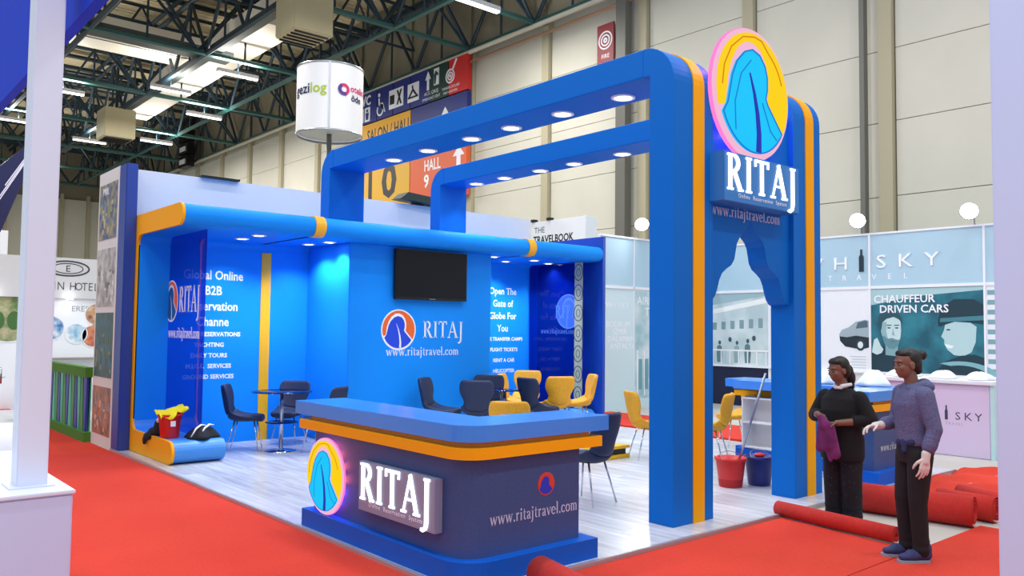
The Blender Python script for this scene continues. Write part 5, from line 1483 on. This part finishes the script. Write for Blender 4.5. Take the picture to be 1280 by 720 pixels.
# ---- woman in black: sweater, patterned trousers, purple cloth
def woman_black():
    fx, fy = LEFT[0] + NEAR[0] * .75, LEFT[1] + NEAR[1] * .75
    F = math.atan2(fy, fx)
    t = thing('person', 'woman in black sweater and dark patterned trousers wringing a purple cloth', 'person', (7.46, 3.86, GZ + .003), None, F)
    S = .955
    HC = Vector((.06, 0, 1.435)); HR = rotm(-.30, .14)
    bk = M('black_sweater', '#0A0A10', .9, bump=(30, .3))
    tr = bpy.data.materials.new('patterned_trousers'); tr.use_nodes = True
    nt = tr.node_tree; b = nt.nodes['Principled BSDF']; b.inputs['Roughness'].default_value = .85
    tc = nt.nodes.new('ShaderNodeTexCoord'); vo = nt.nodes.new('ShaderNodeTexVoronoi'); vo.inputs['Scale'].default_value = 26
    rp = nt.nodes.new('ShaderNodeValToRGB'); rp.color_ramp.elements[0].color = lin('#3A3C5E'); rp.color_ramp.elements[0].position = .10; rp.color_ramp.elements[1].color = lin('#0C0C18'); rp.color_ramp.elements[1].position = .16
    nt.links.new(tc.outputs['Object'], vo.inputs['Vector']); nt.links.new(vo.outputs['Distance'], rp.inputs['Fac']); nt.links.new(rp.outputs['Color'], b.inputs['Base Color'])
    ls, le, lw = (-.005, .175, 1.175), (.0, .285, .985), (.205, .075, .955)
    rs, re, rw = (-.005, -.175, 1.175), (.02, -.265, .995), (.23, -.10, 1.02)
    ld, rd = (.75, -.65, -.05), (.6, .75, .1)
    bm = bmesh.new()
    head_shape(bm, HC, HR, .98)
    capsule(bm, (-.005, 0, 1.22), (.03, 0, 1.37), .056, .052)
    loft(bm, [(0, 0, .74, .1, .14), (-.01, 0, .82, .115, .165), (0, 0, .95, .105, .15), (.01, 0, 1.08, .11, .155), (0, 0, 1.18, .1, .17), (-.01, 0, 1.245, .065, .11)])
    for s_, e_, w_ in ((ls, le, lw), (rs, re, rw)):
        capsule(bm, s_, e_, .055, .043); capsule(bm, e_, w_, .042, .028)
    hand(bm, lw, ld, (.2, .1, -1), (.7, .6, .4), .75, .95); hand(bm, rw, rd, (.3, -.1, -1), (-.2, .5, .8), .8, .95)
    for sy in (.09, -.09):
        capsule(bm, (-.01, sy, .78), (.0, sy, .44), .088, .058); capsule(bm, (.0, sy, .44), (-.02, sy, .09), .056, .038)
    fuse(obj('body', bm, skin_m, t, False, True), .0055, 3)
    eyes(t, HC, HR, .98, hair_m)
    bm = bmesh.new()
    def E(p, r): b_ellipsoid(bm, HC + HR @ Vector(p), r, HR, 18, 12)
    E((-.03, 0, .045), (.088, .084, .084)); E((-.055, 0, -.01), (.066, .080, .085)); E((.022, 0, .08), (.056, .070, .04)); E((-.115, .0, -.02), (.045, .05, .06)); E((-.135, 0, -.09), (.04, .05, .075)); E((-.125, 0, -.16), (.03, .04, .06))
    fuse(obj('hair', bm, hair_m, t, False, True), .007, 3)
    bm = bmesh.new()
    loft(bm, [(.0, 0, .60, .15, .20), (.0, 0, .64, .158, .208), (-.005, 0, .78, .155, .205), (.01, 0, .92, .15, .19), (.015, 0, 1.06, .15, .19), (.0, 0, 1.17, .125, .205), (-.01, 0, 1.235, .085, .14), (-.005, 0, 1.265, .066, .095)])
    for s_, e_, w_ in ((ls, le, lw), (rs, re, rw)):
        s_, e_, w_ = Vector(s_), Vector(e_), Vector(w_)
        capsule(bm, s_, e_, .074, .068); capsule(bm, e_, e_.lerp(w_, .42), .066, .052)
    fuse(obj('sweater', bm, bk, t, False, True), .008, 3)
    bm = bmesh.new(); capsule(bm, (.052, .035, 1.285), (-.02, .075, 1.30), .022, .018); capsule(bm, (.052, -.035, 1.285), (-.02, -.075, 1.30), .022, .018); capsule(bm, (.06, -.03, 1.27), (.06, .03, 1.27), .016, .016)
    fuse(obj('collar', bm, offwhite, t, False, True), .006, 1)
    bm = bmesh.new()
    loft(bm, [(-.01, 0, .66, .13, .17), (-.012, 0, .76, .135, .185), (0, 0, .86, .12, .165)])
    for sy in (.09, -.09):
        capsule(bm, (-.01, sy, .74), (.0, sy, .44), .105, .095); capsule(bm, (.0, sy, .44), (-.015, sy, .08), .095, .085)
        for z in (.09, .17, .28): capsule(bm, (-.012, sy, z), (-.012, sy, z + .02), .092, .088)
    fuse(obj('trousers', bm, tr, t, False, True), .009, 2)
    sh = M('black_shoe', '#14141C', .6)
    for sy in (.09, -.09):
        bm = bmesh.new(); shoe(bm, (-.05, sy, .012), (.175, sy * 1.3, .012)); so_ = fuse(obj('shoe', bm, sh, t, False, True), .008, 2)
        bm = bmesh.new(); sole(bm, (-.05, sy, 0), (.175, sy * 1.3, 0)); obj('sole', bm, black_plastic, so_, False)
    return t
wb = woman_black()
# purple cloth held in her hands (hangs from them; a thing of its own)
pc_ = thing('purple_cloth', 'crumpled purple cloth hanging from the hands of the woman in black', 'cloth', tuple(wb.location), None, wb.rotation_euler.z)
pm_ = M('purple_cloth', '#7A2A6E', .9, noise=(12, .4), bump=(20, .5))
bm = bmesh.new()
capsule(bm, (.30, -.03, 1.00), (.29, .00, .93), .035, .05); capsule(bm, (.29, .0, .93), (.27, .03, .76), .06, .075, (.6, 1.2)); capsule(bm, (.28, .06, .92), (.265, .09, .68), .035, .05, (.6, 1.1)); capsule(bm, (.29, -.04, .92), (.27, -.06, .72), .035, .045, (.6, 1.0)); capsule(bm, (.27, .03, .76), (.26, .04, .62), .05, .02, (.6, 1.1))
fuse(obj('drape', bm, pm_, pc_, False, True), .008, 2)
